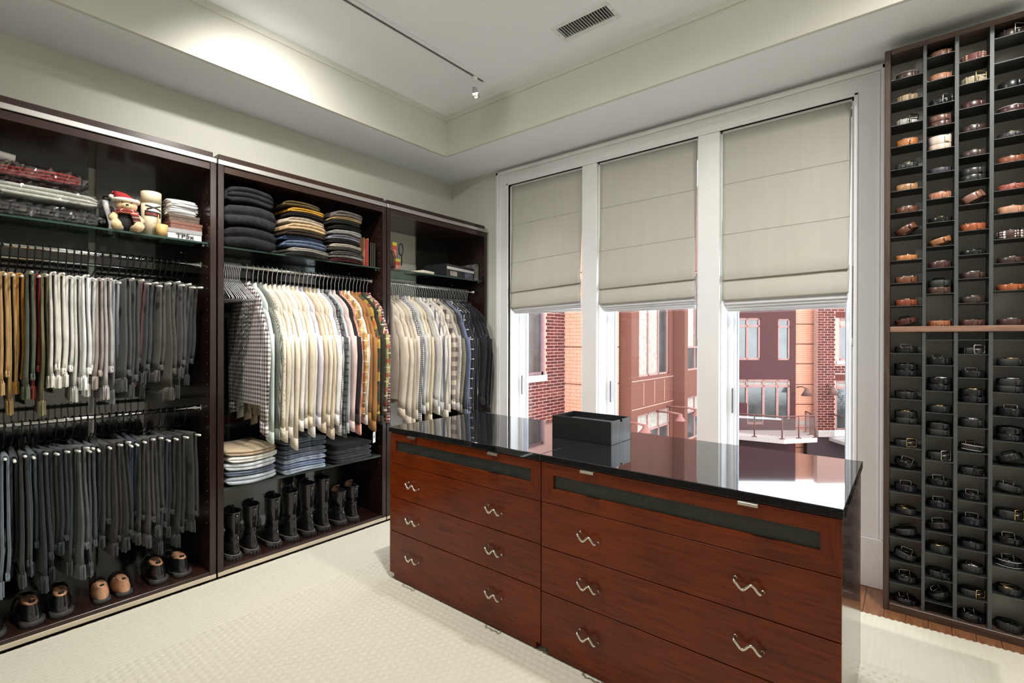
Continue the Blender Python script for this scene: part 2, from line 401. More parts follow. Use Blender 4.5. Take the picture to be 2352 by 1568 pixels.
# roman blinds
def blind_mat():
    t = NT('blind_linen'); wv = t.noise(420, 3); v = t.noise(3, 4, .6, t.mapping((9, 1, .7)))
    c_ = t.ramp(v, [(.3, (.53, .525, .47)), (.7, (.565, .56, .505))]); t.col(c_); t.set(Roughness=.9); t.p.inputs['Specular IOR Level'].default_value = .15
    t.bump(t.math('ADD', t.math('MULTIPLY', wv, .15), v), .12, .003)
    tl = t.n.new('ShaderNodeBsdfTranslucent'); tl.inputs[0].default_value = (.72, .69, .58, 1); mx = t.n.new('ShaderNodeMixShader'); mx.inputs[0].default_value = .12
    t.l.new(t.p.outputs[0], mx.inputs[1]); t.l.new(tl.outputs[0], mx.inputs[2]); t.l.new(mx.outputs[0], t.out.inputs[0]); return t.m
BLM = blind_mat()
LINER = plain('blind_liner_white', (.80, .82, .85), .85, var=.03)
def sheet(x0, x1, zf, yf, n=22, thick=.003, skew=0.):
    """fabric strip: profile points (y,z) along the drop, rippled across the width"""
    mb = MB(); m = len(zf); top = []; bot = []
    for i in range(n + 1):
        u = i / n; x = x0 + (x1 - x0) * u
        for j in range(m):
            rip = .004 * nz(x * 7, zf[j] * 1.3, 3.1) * min(1, j / 3)
            pin = .012 * (j / (m - 1)) ** 2
            xx = x + (pin if u < .02 else 0) - (pin if u > .98 else 0)
            z = zf[j] + skew * (u - .5) * (j / (m - 1)) + .004 * nz(x * 5, j * .7, 9) * (j > m - 3)
            top.append((xx, yf[j] + rip, z)); bot.append((xx, yf[j] + rip + thick, z))
    N = len(top); vs = top + bot; fs = []
    for i in range(n):
        for j in range(m - 1):
            a = i * m + j; fs.append((a, a + 1, a + m + 1, a + m)); fs.append((a + N, a + m + N, a + m + 1 + N, a + 1 + N))
    for i in range(n):
        for j in (0, m - 1):
            a = i * m + j; fs.append((a, a + m, a + m + N, a + N))
    for j in range(m - 1):
        for i in (0, n):
            a = i * m + j; fs.append((a, a + 1, a + 1 + N, a + N))
    return mb.add(vs, fs, True)
BL = [('beside the wardrobes', -2.947, -2.168, 2.908, 1.925, 1.765, 1.715, .045), ('between the mullion posts', -2.002, -1.203, 2.908, 1.89, 1.755, 1.70, .03), ('beside the belt rack', -1.030, -.279, 2.912, 1.885, 1.735, 1.668, .02)]
for i, (where, a, b, zt, zf1, zb, zl, sk) in enumerate(BL):
    t = thing('roman_blind', 'cream linen roman blind half lowered in the window ' + where, 'blind', (0, 0, 0), 0, 'roman blinds')
    zz = [zt - (zt - zf1) * j / 12 for j in range(13)]; yy = [YW + .012 - .03 * (j / 12) ** 2.2 for j in range(13)]
    zz += [zf1 - .006, zf1 + .002, zf1 + .03]; yy += [YW - .015, YW - .004, YW + .008]
    part('fabric', sheet(a, b, zz, yy, skew=sk), BLM, t)
    z2 = [zf1 + .03, zf1 - .02, (zf1 + zb) / 2, zb + .012, zb, zb + .006, zb + .04]; y2 = [YW + .004, YW - .004, YW - .012, YW - .018, YW - .012, YW + .002, YW + .01]
    part('lower_fold', sheet(a + .004, b - .004, z2, y2, skew=sk), BLM, t)
    for q in range(3):
        za = zb + .03; ze = zb - (zb - zl) * (.45 + .27 * q)
        part('liner_fold', sheet(a + .01 + .006 * q, b - .01 - .004 * q, [za, (za + ze) / 2, ze + .008, ze, ze + .006, za], [YW + .012 + .012 * q, YW + .006 + .012 * q, YW + .002 + .012 * q, YW + .006 + .012 * q, YW + .013 + .012 * q, YW + .016 + .012 * q], skew=sk), LINER, t)
    part('hem_bar', MB().box(a + .03, b - .02, YW + .045, YW + .058, zl - .012, zl + .012, .003), VINYL, t)
    for q, zs_ in enumerate((zt - .36, zt - .71)):
        y_ = YW + .012 - .03 * ((zt - zs_) / (zt - zf1)) ** 2.2 - .0035
        part('seam', MB().tube([(a + (b - a) * u / 14, y_ + .004 * nz((a + (b - a) * u / 14) * 7, zs_ * 1.3, 3.1), zs_ + sk * (u / 14 - .5) * (zt - zs_) / (zt - zf1)) for u in range(15)], .0010, 5), BLM, t)
    part('headrail', MB().box(a, b, YW + .016, YW + .05, zt - .02, OZ1 - .013), plain('headrail_brown', (.07, .045, .03), .5), t)
    # operating chain with pull
    xc = b + .012 if i < 2 else b + .010; zc_ = 1.44; ch = MB()
    kb = [(xc, YW - .0, 1.9 - .0135 * q) for q in range(int((1.9 - zc_) / .0135))]
    for p in kb: ch.box(p[0] - .0022, p[0] + .0022, p[1] - .0022, p[1] + .0022, p[2] - .005, p[2] + .005, .001)
    oc = part('bead_chain', ch, plain('chain_beads', (.42, .34, .26) if i < 2 else (.75, .76, .78), .4), t); oc['kind'] = 'stuff'
    part('chain_pull', MB().lathe([(.002, .028), (.005, .02), (.0085, .006), (.0095, -.006), (.007, -.018), (.003, -.022)], 12, (xc, YW, zc_)), wood('pull_wood', (.25, .10, .03), (.42, .20, .07), (4, 4, 30), .4) if i < 2 else VINYL, t)

# ================================================================== ceiling vent, track light
VM = plain('vent_white', (.80, .80, .82), .4, var=.02)
vt = thing('ceiling_vent', 'white rectangular ceiling air vent with short slats', 'vent', (-1.5765, 2.653, ZC))
fr = MB(); a, b = .206, .097; p, q = .176, .057
fr.box(-a, a, -b, -q, -.008, 0, .002).box(-a, a, q, b, -.008, 0, .002).box(-a, -p, -q, q, -.008, 0, .002).box(p, a, -q, q, -.008, 0, .002)
part('frame', fr, VM, vt)
part('duct', MB().box(-p, p, -q, -q + .002, 0, .3).box(-p, p, q - .002, q, 0, .3).box(-p, -p + .002, -q, q, 0, .3).box(p - .002, p, -q, q, 0, .3).box(-p, p, -q, q, .3, .305), plain('galvanised_duct', (.38, .39, .40), .5, .3), vt)
sl = fixn(MB().box(-.0012, .0012, -q, q, -.012, .002).mesh('slat'))
for i in range(19):
    part('slat', sl, VM, vt, (-p + .012 + i * (2 * p - .024) / 18, 0, -.002), (0, R(-28), 0))
for s_ in (-1, 1): part('screw', MB().lathe([(.004, -.0095), (.004, -.007)], 10, (s_ * .191, 0, 0)), plain('screw_grey', (.4, .4, .42), .4, .5), vt)
tr = thing('light_track', 'slim white ceiling track running toward the windows', 'light track', (-2.54, 1.2, ZC))
part('rail', MB().box(-.018, .018, -1.6, 1.548, -.026, 0, .003), VM, tr, (0, 0, 0), (0, 0, R(-1.0)))
part('slot', MB().box(-.008, .008, -1.59, 1.535, -.0275, -.0262), plain('track_slot', (.12, .12, .12), .5), tr, (0, 0, 0), (0, 0, R(-1.0)))
part('end_cap', MB().box(-.019, .019, 1.546, 1.556, -.027, 0, .002), VM, tr, (0, 0, 0), (0, 0, R(-1.0)))
def track_head(y, target, watts, label, ang=75):
    x = -2.54 + (y - 1.2) * .0175; off = y < 1.5; h = thing('track_spotlight_offscreen' if off else 'track_spotlight', label, 'spotlight', (x, y, ZC - .027), 0, 'track spotlights')
    part('adapter', MB().lathe([(.019, 0), (.021, -.012), (.016, -.03), (.006, -.034)], 16), VM, h)
    yk = MB().tube([(-.0, .006 - .026, -.03), (0, -.026, -.042), (0, -.026, -.125), (0, -.02, -.132)], .0022, 6).tube([(0, .02, -.03), (0, .026, -.042), (0, .026, -.125), (0, .02, -.132)], .0022, 6).tube([(0, -.022, -.031), (0, .022, -.031)], .0022, 6)
    part('yoke', yk, VM, h)
    d = (Vector(target) - Vector((x, y, ZC - .14))).normalized(); rq = d.to_track_quat('-Z', 'Y').to_euler()
    b_ = part('bulb', MB().lathe([(.006, .03), (.012, .026), (.02, .012), (.024, -.004), (.0245, -.012)], 18), plain('bulb_silver', (.5, .5, .5), .15, 1.), h, (0, 0, -.108), rq)
    part('lens', MB().lathe([(.023, -.013), (.020, -.016)], 18), LENS, b_)
    part('collar', MB().lathe([(.0255, -.004), (.0255, -.018), (.0265, -.024), (.0265, -.046), (.0245, -.046), (.0245, -.004)], 18, cap=False), thin_glass('frosted_collar', (.85, .85, .82), .35, .2), h, (0, 0, -.108), rq)
    spot_lamp('track_beam_offscreen' if off else 'track_beam', Vector((x, y, ZC - .135)) + d * .055, target, watts, ang, 1.0, .02)
track_head(2.65, (-2.62, 3.45, 1.5), SPOT_W * .3, 'white track spotlight at the end of the rail near the window', 60)
track_head(1.22, (-3.76, 1.75, 2.1), SPOT_W * .7, 'white track spotlight aimed at the sweater shelf', 128)
track_head(.55, (-3.3, .75, .9), SPOT_W, 'white track spotlight aimed at the trouser rails', 80)
track_head(.05, (-1.0, 3.6, 2.1), SPOT_W * .5, 'white track spotlight aimed at the window blinds', 100)
track_head(.9, (-3.3, 1.9, 1.2), SPOT_W, 'white track spotlight aimed at the hanging shirts', 95)
# ================================================================== wardrobes
BACKM = plain('black_mirror_glass', (.012, .014, .013), .04, var=.2, spec=.9, coat=1.0)
SHGL = thin_glass('shelf_glass', (.62, .72, .68), .16)
EDGE = plain('glass_edge_green', (.03, .06, .05), .15, var=.2)
STRIP = wood('pale_edge_strip', (.45, .38, .28), (.66, .58, .45), (8, .6, 8), .4)
UN = [(-.07, 1.158, 'open wenge wardrobe holding trousers on two rails'), (1.166, 2.385, 'open wenge wardrobe holding sweaters, shirts and boots'), (2.393, 3.575, 'open wenge wardrobe in the corner beside the windows')]
ROD_X, ROD_Z, ROD_LZ = -3.385, 1.908, 1.035
for i, (a, b, lab) in enumerate(UN):
    w = thing('wardrobe', lab, 'wardrobe', (XF, (a + b) / 2, 0)); w['label'] = lab
    X0, X1 = XL + .012 - XF, 0.0; ya, yb = a - (a + b) / 2, b - (a + b) / 2; th = .034
    for s_ in (ya, yb - th): part('side_panel', MB().box(X0, X1, s_, s_ + th, .0, 2.515, .002), WENGE, w)
    part('top_panel', MB().box(X0, X1 - .001, ya + th, yb - th, 2.46, 2.50, .002), WENGEH, w)
    part('metal_trim', MB().box(X1 - .03, X1 + .006, ya, yb, 2.505, 2.533, .002), SILVER, w)
    part('cornice', MB().box(X0, X1 - .018, ya + .008, yb - .012, 2.534, 2.572, .002), WENGEH, w)
    part('floor_panel', MB().box(X0, X1 - .004, ya + th, yb - th, .03, .068, .002), WENGEH, w)
    part('edge_strip', MB().box(X1 - .02, X1 + .003, ya + .001, yb - .001, .024, .047, .001), STRIP, w)
    part('kick_board', MB().box(X1 - .05, X1 - .008, ya + .002, yb - .002, 0, .024), BLACKM, w)
    # back: black mirror panels with a bare strip of wall between them
    mid = (a + b) / 2; g1 = at(203, 450, 0, XL + .02).y - mid; g3 = at(957, 560, 0, XL + .02).y - mid
    gaps = [[(ya + th, g1), (g1 + .035, yb - th)], [(ya + th, yb - th)], [(g3, yb - th)]][i]
    for (p, q) in gaps: part('back_panel', MB().box(X0, X0 + .008, p, q, .068 if i != 1 else .66, 2.46), BACKM, w)
    if i == 1: part('back_panel', MB().box(X0, X0 + .008, .02, yb - th, .068, .655), BACKM, w)
    zs_ = 2.03 if i != 1 else 2.022
    sh = part('glass_shelf', MB().box(X0 + .01, X1 - .03, ya + th + .002, yb - th - .002, zs_ - .010, zs_), SHGL, w)
    part('glass_edge', MB().box(X1 - .031, X1 - .0285, ya + th + .002, yb - th - .002, zs_ - .0101, zs_ + .0001), EDGE, sh)
    for q in (ya + th + .01, yb - th - .01):
        for xx in (X0 + .08, X1 - .07): part('shelf_pin', MB().tube([(xx, q - .01, zs_ - .015), (xx, q + .01, zs_ - .015)], .005, 8), CHROME, w)
    for rz_ in ((ROD_Z, ROD_LZ) if i == 0 else (ROD_Z + .02,)):
        part('hanging_rail', MB().tube([(ROD_X - XF, ya + th, rz_), (ROD_X - XF, yb - th, rz_)], .0125, 14), CHROME, w)
        for q, d in ((ya + th, 1), (yb - th, -1)): part('rail_socket', MB().tube([(ROD_X - XF, q, rz_), (ROD_X - XF, q + d * .004, rz_), (ROD_X - XF, q + d * .0045, rz_), (ROD_X - XF, q + d * .022, rz_)], [.026, .026, .018, .017], 14), CHROME, w)
    if i == 0: part('rear_rail', MB().tube([(ROD_X - XF - .14, ya + th, ROD_Z - .045), (ROD_X - XF - .14, yb - th, ROD_Z - .045)], .009, 10), CHROME, w)
    if i == 1:
        lo = part('lower_shelf', MB().box(X0 + .01, X1 - .02, ya + th + .002, yb - th - .002, .528, .542), plain('grey_glass_shelf', (.05, .065, .06), .12, var=.15), w)
    for z_ in [.35 + .064 * k for k in range(32)]:
        part('peg_hole', MB().tube([(X1 - .05, yb - th - .0008, z_), (X1 - .05, yb - th + .001, z_)], .0032, 6), CHROME, w)

# ------------------------------------------------------------------ hangers
def wire_hanger_mesh(seed):
    rnd = random.Random(seed); w_ = .176 + rnd.uniform(-.006, .006)
    pts = [(.0172 * math.cos(R(a_)), 0, .0172 * math.sin(R(a_)) - .0014) for a_ in range(215, -31, -22)] + [(.010, 0, -.024), (.003, 0, -.036), (0, 0, -.05), (0, 0, -.098)]
    mb = MB().tube(pts, .00225, 5)
    mb.tube([(0, 0, -.085), (.006, .002, -.098), (.05, 0, -.130), (w_ - .01, 0, -.212), (w_, 0, -.222), (w_ - .012, 0, -.230), (0, 0, -.228), (-w_ + .012, 0, -.230), (-w_, 0, -.222), (-w_ + .01, 0, -.212), (-.05, 0, -.130), (-.006, -.002, -.098), (0, 0, -.085)], .00215, 5)
    return fixn(mb.mesh('wire_hanger'))
HANG = [wire_hanger_mesh(s_) for s_ in range(3)]
def wire_hanger(y, z, label, group, rz=0., zs=1.):
    o = part('wire_hanger', random.choice(HANG), STEEL, None, (ROD_X, y, z), (0, 0, rz)); o.scale = (1, 1, zs); return tag(o, label, 'hanger', group)

# ------------------------------------------------------------------ shirts (origin on the rail, local +x toward the room)
def ring(cx, hw, y0, th, z, n=16, seed=0., amp=.004, zs=0.):
    out = []
    for j in range(n):
        a = 2 * math.pi * j / n; ca, sa = math.cos(a), math.sin(a)
        x = cx + hw * (abs(ca) ** .8) * (1 if ca >= 0 else -1); y = y0 + th * (abs(sa) ** .75) * (1 if sa >= 0 else -1)
        y += amp * nz(x * 11 + seed, z * 5, seed * 3.1 + (sa > 0)) + amp * .8 * nz(x * 30 + seed, z * 3., seed)
        out.append((x, y, z + zs * x))
    return out
def shirt_meshes(seed):
    rnd = random.Random(seed); sd = seed * 5.37; o = {}
    L = .80 + rnd.uniform(-.03, .05); wv = rnd.uniform(-.002, .002); fl = rnd.uniform(-.004, .004)
    prof = [(-.115, .045, .014), (-.128, .080, .0145), (-.155, .135, .012), (-.19, .185, .0105), (-.225, .220, .010), (-.27, .230, .0105), (-.36, .225, .011), (-.48, .222, .0115), (-.60, .226, .012), (-.70, .232, .012), (-L + .05, .236, .012), (-L, .225, .012)]
    o['body'] = MB().loft([ring(0, hw, wv * (-z) * 2 + fl * max(0, -z - .5), th, z, seed=sd, amp=.004 * min(1, max(.15, (-z - .15) * 3)), zs=.02 * (z < -L + .02)) for z, hw, th in prof], cap=False)
    for s_, nm in ((1, 'sleeve'), (-1, 'sleeve_b')):
        bow = rnd.uniform(-.004, .004); el = rnd.uniform(-.012, .03); ln = rnd.uniform(-.04, .06) if s_ > 0 else .07
        sp = [(.185, -.188, .030, .009), (.213, -.232, .042, .0105), (.240, -.30, .049, .0115), (.258 + el * .5, -.40, .051, .012), (.268 + el, -.53, .049, .012), (.264 + el * .7, -.66, .047, .012), (.256, -.78, .045, .012), (.252, -.875 + ln, .042, .0115)]
        o[nm] = MB().loft([ring(s_ * x * (1 if s_ > 0 else .86), hw, bow * (-z - .2) * 1.2 + wv * (-z), th, z, n=12, seed=sd + 7 + s_, amp=.0038, zs=-.25 * s_ if k > 5 else -.35 * s_ * (k < 3)) for k, (x, z, hw, th) in enumerate(sp)])
        x, z = .252, -.872 + ln
        o[nm + '_cuff'] = MB().loft([ring(s_ * x * (1 if s_ > 0 else .86), hw, bow * (-zz - .2) * 1.2 + wv * (-zz), th, zz, n=12, seed=sd + 9, amp=.002, zs=-.25 * s_) for zz, hw, th in ((z + .003, .044, .0125), (z - .03, .046, .013), (z - .062, .046, .013))])
    el_ = lambda hw, th, z, dip: [(hw * math.cos(2 * math.pi * j / 18), th * math.sin(2 * math.pi * j / 18), z - dip * max(0, -math.sin(2 * math.pi * j / 18))) for j in range(18)]
    c = MB().loft([el_(.064, .0152, -.134, .012), el_(.056, .0148, -.108, .01), el_(.046, .0138, -.090, .012), el_(.042, .0115, -.090, .012), el_(.046, .0120, -.110, .01), el_(.052, .0125, -.128, .01)], cap=False)
    o['collar'] = c
    return {k: fixn(v.mesh(k)) for k, v in o.items()}
SHIRTS = [shirt_meshes(s_) for s_ in range(9)]
BUTTON = fixn(MB().tube([(.0, -.0205, 0), (0, -.0185, 0)], .0055, 8).mesh('button'))
def shirt(y, z, mat, label, group, rz=0., var=None, buttons=False, col2=None, sc=1., zs=1.1):
    t = thing('shirt', label, 'shirt', (ROD_X, y, z), rz, group); S = SHIRTS[random.randrange(9) if var is None else var]; t.scale = (sc, 1, zs)
    part('body', S['body'], mat, t)
    a = part('sleeve', S['sleeve'], mat, t); part('cuff', S['sleeve_cuff'], mat, a)
    b = part('sleeve', S['sleeve_b'], mat, t); part('cuff', S['sleeve_b_cuff'], mat, b)
    part('collar', S['collar'], col2 or mat, t)
    if buttons:
        for k in range(6): part('button', BUTTON, RUBBER, t, (.005, 0, -.20 - .1 * k))
    return t
F = fabric
cream = (.66, .59, .47); ivory = (.68, .63, .55)
U2 = [('black and white gingham', F('gingham_bw', (.78, .73, .70), kind='gingham', cols=[(.30, .26, .26), (.035, .028, .03)], f=(40, 40), w=(.5, .5))),
 ('pale mint green', F('mint_cloth', (.62, .72, .66), kind='stripe', cols=[(.50, .62, .57)], f=(70, 1), w=(.2, 0))),
 ('dark green hound check', F('hound_green', (.40, .42, .36), kind='gingham', cols=[(.12, .13, .11), (.02, .022, .02)], f=(120, 120))),
 ('cream floral print', F('floral_cream', (.76, .68, .55), kind='print', cols=[(.42, .36, .28)], f=(60,), w=(.32,))),
 ('pale cream', F('cream_a', cream)), ('ivory', F('ivory_a', ivory)), ('cream', F('cream_b', (.74, .66, .52))), ('warm white', F('white_a', (.80, .77, .71))),
 ('ivory stripe', F('ivory_str', ivory, kind='stripe', cols=[(.62, .56, .48)], f=(60, 1), w=(.25, 0))), ('pale sand', F('sand_a', (.70, .60, .45))), ('off-white', F('white_b', (.78, .76, .73))),
 ('pale lilac grey', F('lilac', (.66, .62, .66))), ('beige', F('beige_a', (.62, .50, .36))), ('cream dobby', F('cream_c', (.76, .69, .57))), ('beige stripe', F('beige_str', (.72, .62, .48), kind='stripe', cols=[(.48, .37, .26)], f=(55, 1), w=(.3, 0))),
 ('white', F('white_c', (.82, .80, .78))), ('small black check', F('smallcheck', (.72, .70, .68), kind='gingham', cols=[(.34, .33, .33), (.06, .06, .07)], f=(95, 95))),
 ('charcoal plaid', F('charplaid', (.08, .08, .08), kind='plaid', cols=[(.25, .25, .25), (.02, .02, .02)], f=(25, 25), w=(.3, .3))), ('pale blue grey', F('bluegrey', (.55, .58, .60), kind='stripe', cols=[(.46, .5, .53)], f=(110, 1), w=(.5, 0))),
 ('soft pink', F('pink_a', (.74, .56, .53))), ('black', F('black_a', (.015, .014, .015))), ('red check on white', F('redcheck', (.76, .66, .60), kind='gingham', cols=[(.70, .28, .22), (.55, .08, .06)], f=(80, 80))),
 ('mustard plaid', F('mustard', (.62, .40, .14), kind='plaid', cols=[(.12, .09, .06), (.40, .20, .06), (.80, .70, .5)], f=(14, 14), w=(.3, .3))), ('white pinstripe', F('whitepin', (.76, .72, .68), kind='stripe', cols=[(.45, .40, .38)], f=(60, 1), w=(.18, 0))),
 ('cocoa brown', F('cocoa', (.33, .155, .055))), ('caramel brown', F('caramel', (.36, .17, .055))), ('orange and green block plaid', F('blockplaid', (.10, .08, .04), kind='plaid', cols=[(.55, .30, .05), (.42, .09, .03), (.06, .07, .04), (.55, .36, .08)], f=(9, 9), w=(.4, .34))),
 ('dark olive', F('darkolive', (.03, .03, .018))), ('green and yellow plaid', F('gyplaid', (.08, .07, .04), kind='plaid', cols=[(.50, .45, .18), (.30, .05, .04), (.6, .55, .4)], f=(10, 10), w=(.3, .3))), ('red and white plaid', F('rwplaid', (.28, .025, .03), kind='plaid', cols=[(.05, .02, .03), (.60, .50, .45), (.75, .68, .6)], f=(24, 24), w=(.4, .35)))]
G2 = 'shirts in the middle wardrobe'; H2 = 'wire hangers in the middle wardrobe'
zr = ROD_Z + .02
for k in range(13):
    wire_hanger(1.2265 + .0105 * k, zr, 'empty bent wire hanger, %s in the bunch beside the gingham shirt' % ordw(k + 1), 'empty wire hangers', R(1.0 + .55 * k))
y0_, y1_ = 1.405, 2.315; n2 = len(U2)
for k, (nm, m_) in enumerate(U2):
    y = y0_ + (y1_ - y0_) * (k / (n2 - 1)) if k else 1.395
    lab = 'black and white gingham shirt with its front beside the empty hangers' if k == 0 else '%s long-sleeved shirt, %s hung after the gingham one' % (nm, ordw(k))
    zq = random.uniform(1.06, 1.17); yaw_ = R(2.5 * nz(k * .3, 4.4)) if k else R(-2)
    shirt(y, zr, m_, lab, G2, yaw_, 0 if k == 0 else None, k == 0, sc=1.12 if k == 0 else random.uniform(.97, 1.05), zs=zq)
    wire_hanger(y, zr, 'wire hanger carrying the shirt ' + ('with black gingham checks' if k == 0 else 'hung %s after the gingham one' % ordw(k)), H2, yaw_, zq)
bg3 = (.62, .54, .44)
U3 = [('beige', F('u3_beige_a', bg3)), ('warm beige', F('u3_beige_b', (.66, .58, .48))), ('khaki', F('u3_khaki', (.55, .47, .36))), ('pale stone', F('u3_stone', (.64, .58, .50))), ('black and white hound check', F('u3_hound', (.70, .68, .66), kind='gingham', cols=[(.25, .24, .25), (.03, .03, .035)], f=(70, 70))),
 ('light grey', F('u3_lgrey', (.56, .55, .55))), ('cream', F('u3_cream', (.72, .66, .54))), ('pale yellow stripe', F('u3_ystr', (.70, .62, .44), kind='stripe', cols=[(.5, .45, .36)], f=(40, 1), w=(.3, 0))), ('grey linen', F('u3_linen', (.50, .48, .45))), ('white', F('u3_white', (.78, .75, .70))),
 ('grey broad stripe', F('u3_gstr', (.66, .65, .65), kind='stripe', cols=[(.16, .16, .17)], f=(17, 1), w=(.35, 0))), ('striped cream', F('u3_cstr', (.72, .66, .58), kind='stripe', cols=[(.4, .36, .32)], f=(30, 1), w=(.3, 0))), ('ivory', F('u3_ivory', (.74, .70, .62))), ('brown buffalo check', F('u3_buff', (.72, .63, .49), kind='gingham', cols=[(.34, .30, .28), (.13, .08, .06)], f=(13, 13))),
 ('dotted grey', F('u3_dot', (.55, .52, .48), kind='print', cols=[(.15, .14, .14)], f=(120,), w=(.3,))), ('olive grey', F('u3_olive', (.22, .20, .15))), ('charcoal', F('u3_char', (.05, .05, .052))), ('slate blue', F('u3_slate', (.16, .19, .30))), ('black windowpane check', F('u3_pane', (.02, .022, .03), kind='plaid', cols=[(.03, .03, .04), (.03, .03, .04), (.6, .6, .6)], f=(13, 13), w=(.2, .2))),
 ('dark grey', F('u3_dgrey', (.035, .035, .04))), ('black pinstripe', F('u3_bpin', (.016, .016, .02), kind='stripe', cols=[(.35, .35, .36)], f=(20, 1), w=(.06, 0))), ('black', F('u3_black_a', (.013, .013, .015))), ('navy black', F('u3_navy', (.014, .016, .026))), ('jet black', F('u3_black_b', (.010, .010, .011))), ('black satin', F('u3_satin', (.012, .012, .014), rough=.45))]
y0_, y1_ = 2.46, 3.46; n3 = len(U3)
for k, (nm, m_) in enumerate(U3):
    y = y0_ + (y1_ - y0_) * k / (n3 - 1)
    zq = random.uniform(1.06, 1.17); yaw_ = R(2.5 * nz(k * .3, 7.4))
    shirt(y, zr, m_, '%s shirt, %s hung from the shared partition in the corner wardrobe' % (nm, ordw(k + 1)), 'shirts in the corner wardrobe', yaw_, sc=random.uniform(.97, 1.08) + (.08 if k > n3 - 5 else 0), zs=zq)
    wire_hanger(y, zr, 'wire hanger carrying the %s shirt from the corner wardrobe partition' % ordw(k + 1), 'wire hangers in the corner wardrobe', yaw_, zq)
for k in range(24): wire_hanger(2.4808 + k * .041667, zr, 'spare wire hanger between corner wardrobe shirts, %s from the partition' % ordw(k + 1), 'spare corner hangers', R(2.5 * nz((k + .5) * .3, 7.4)))
# ------------------------------------------------------------------ trousers folded over open-ended hangers
def trouser_meshes(seed):
    rnd = random.Random(100 + seed); sd = seed * 3.3; o = {}
    LA, LB = .56 + rnd.uniform(-.05, .02), .50 + rnd.uniform(-.06, .04); gap = .0105
    path = []
    for k in range(10): path.append((-gap - .002 * (1 - k / 9), -LA + LA * k / 9 - .016))
    for k in range(1, 6): a = math.pi * (1 - k / 6); path.append((gap * math.cos(a), -.016 + .015 * math.sin(a)))
    for k in range(10): path.append((gap + .002 * k / 9, -.016 - LB * k / 9))
    rings = []; m = len(path)
    for i, (y, z) in enumerate(path):
        a = Vector(path[max(i - 1, 0)]); b = Vector(path[min(i + 1, m - 1)]); tg = (b - a).normalized(); nn = Vector((-tg.y, tg.x))
        d = -z; sway = (.007 * nz(.7, d * 3.) + .004 * nz(9.7, d * 8) + .0022 * nz(sd, d * 5)) * min(1, d * 4)
        fl = .003 * min(1, max(0, d - .05) * 2)
        sec = [(-.15, 0), (-.145, -.0040), (-.02, -.0052), (.07, -.0056 - fl * .3), (.098, -.0052 - fl * .5), (.104, -.0026), (.092, 0.0), (.106 + .004 * nz(sd, z * 7), .0028), (.098, .0054 + fl * .5), (.07, .0056 + fl * .3), (-.02, .0052), (-.145, .0040)]
        rg = []
        for (x, h) in sec:
            xx = x + .012 * nz(sd + 4, z * 5, x) - .02 * max(0, d - .3) * (1 if x > 0 else -1) * rnd.uniform(.6, 1)
            yy = y + nn.x * h + sway + .003 * nz(x * 14 + sd, z * 6, 2) * min(1, d * 5); zz = z + nn.y * h
            rg.append((xx, yy, zz))
        rings.append(rg)
    o['legs'] = MB().loft(rings)
    # gathered waistband at the lower end, with belt loops
    wb = MB(); e = rings[0]; rr = []
    for q, (dz, sp) in enumerate(((.012, 1.0), (-.02, 1.15), (-.05, 1.35), (-.062, 1.28))):
        cy = sum(p[1] for p in e) / len(e); cx = .02
        rr.append([(cx + (p[0] - cx) * (1.02 + .0 * q), cy + (p[1] - cy) * sp + .006 * nz(p[0] * 40, q, sd), p[2] + dz + .01 * nz(p[0] * 9, sd)) for p in e])
    wb.loft(rr); o['waistband'] = wb
    lp = MB(); p = rr[1]; cy = sum(q[1] for q in p) / len(p)
    for xx, yy in ((.105, .0), (.085, -.011), (.085, .011), (.03, -.010)): lp.box(xx - .004, xx + .006, cy + yy - .003, cy + yy + .003, e[0][2] - .062, e[0][2] + .004, .001)
    o['belt_loop'] = lp
    hm = MB(); e = rings[-1]; cy = sum(p[1] for p in e) / len(e)
    hm.loft([[(p[0] * 1.01, cy + (p[1] - cy) * s_, p[2] + dz) for p in e] for dz, s_ in ((.02, 1.1), (-.008, 1.3), (-.016, 1.15))]); o['hem'] = hm
    return {k: fixn(v.mesh(k)) for k, v in o.items()}
TROU = [trouser_meshes(s_) for s_ in range(7)]
hk = MB().tube([(.0185 * math.cos(R(a_)), 0, .0185 * math.sin(R(a_)) - .0022) for a_ in range(210, -31, -20)] + [(.010, 0, -.026), (.003, 0, -.05), (-.01, 0, -.085), (-.06, 0, -.108), (-.145, 0, -.118), (-.168, 0, -.128), (-.171, 0, -.142), (-.160, 0, -.1505), (-.12, 0, -.151)], .003, 6)
HOOK = fixn(hk.mesh('hook')); hk = MB().tube([(-.125, 0, -.151), (.14, 0, -.148)], .0030, 7); ARM = fixn(hk.mesh('arm'))
TIP = fixn(MB().tube([(.115, 0, -.1485), (.16, 0, -.1475), (.165, 0, -.1475)], [.0062, .0062, .004], 9).mesh('tip'))
def trousers(y, z, mat, label, glabel, rz=0., tilt=0., var=None, hl=''):
    pit = R(random.uniform(-6, 5))
    dx = random.uniform(-.02, .02)
    h = thing('trouser_hanger', hl, 'hanger', (ROD_X, y, z), rz, glabel + ' hangers')
    h.rotation_euler = (0, pit, rz); part('hook', HOOK, BLKMET, h); part('arm', ARM, BLKMET, h); part('tip', TIP, RUBBER, h)
    t = thing('trousers', label, 'trousers', (ROD_X - .136 * math.sin(pit), y, z - .136 * math.cos(pit)), rz, glabel); T = TROU[random.randrange(7) if var is None else var]
    hgt = random.uniform(.86, 1.1); t.scale = (1, random.uniform(.84, .95), hgt); t.rotation_euler = (tilt, pit, rz)
    a = part('legs', T['legs'], mat, t); b = part('waistband', T['waistband'], mat, t); oL = part('belt_loop', T['belt_loop'], mat, b); oL['kind'] = 'stuff'; part('hem', T['hem'], mat, t)
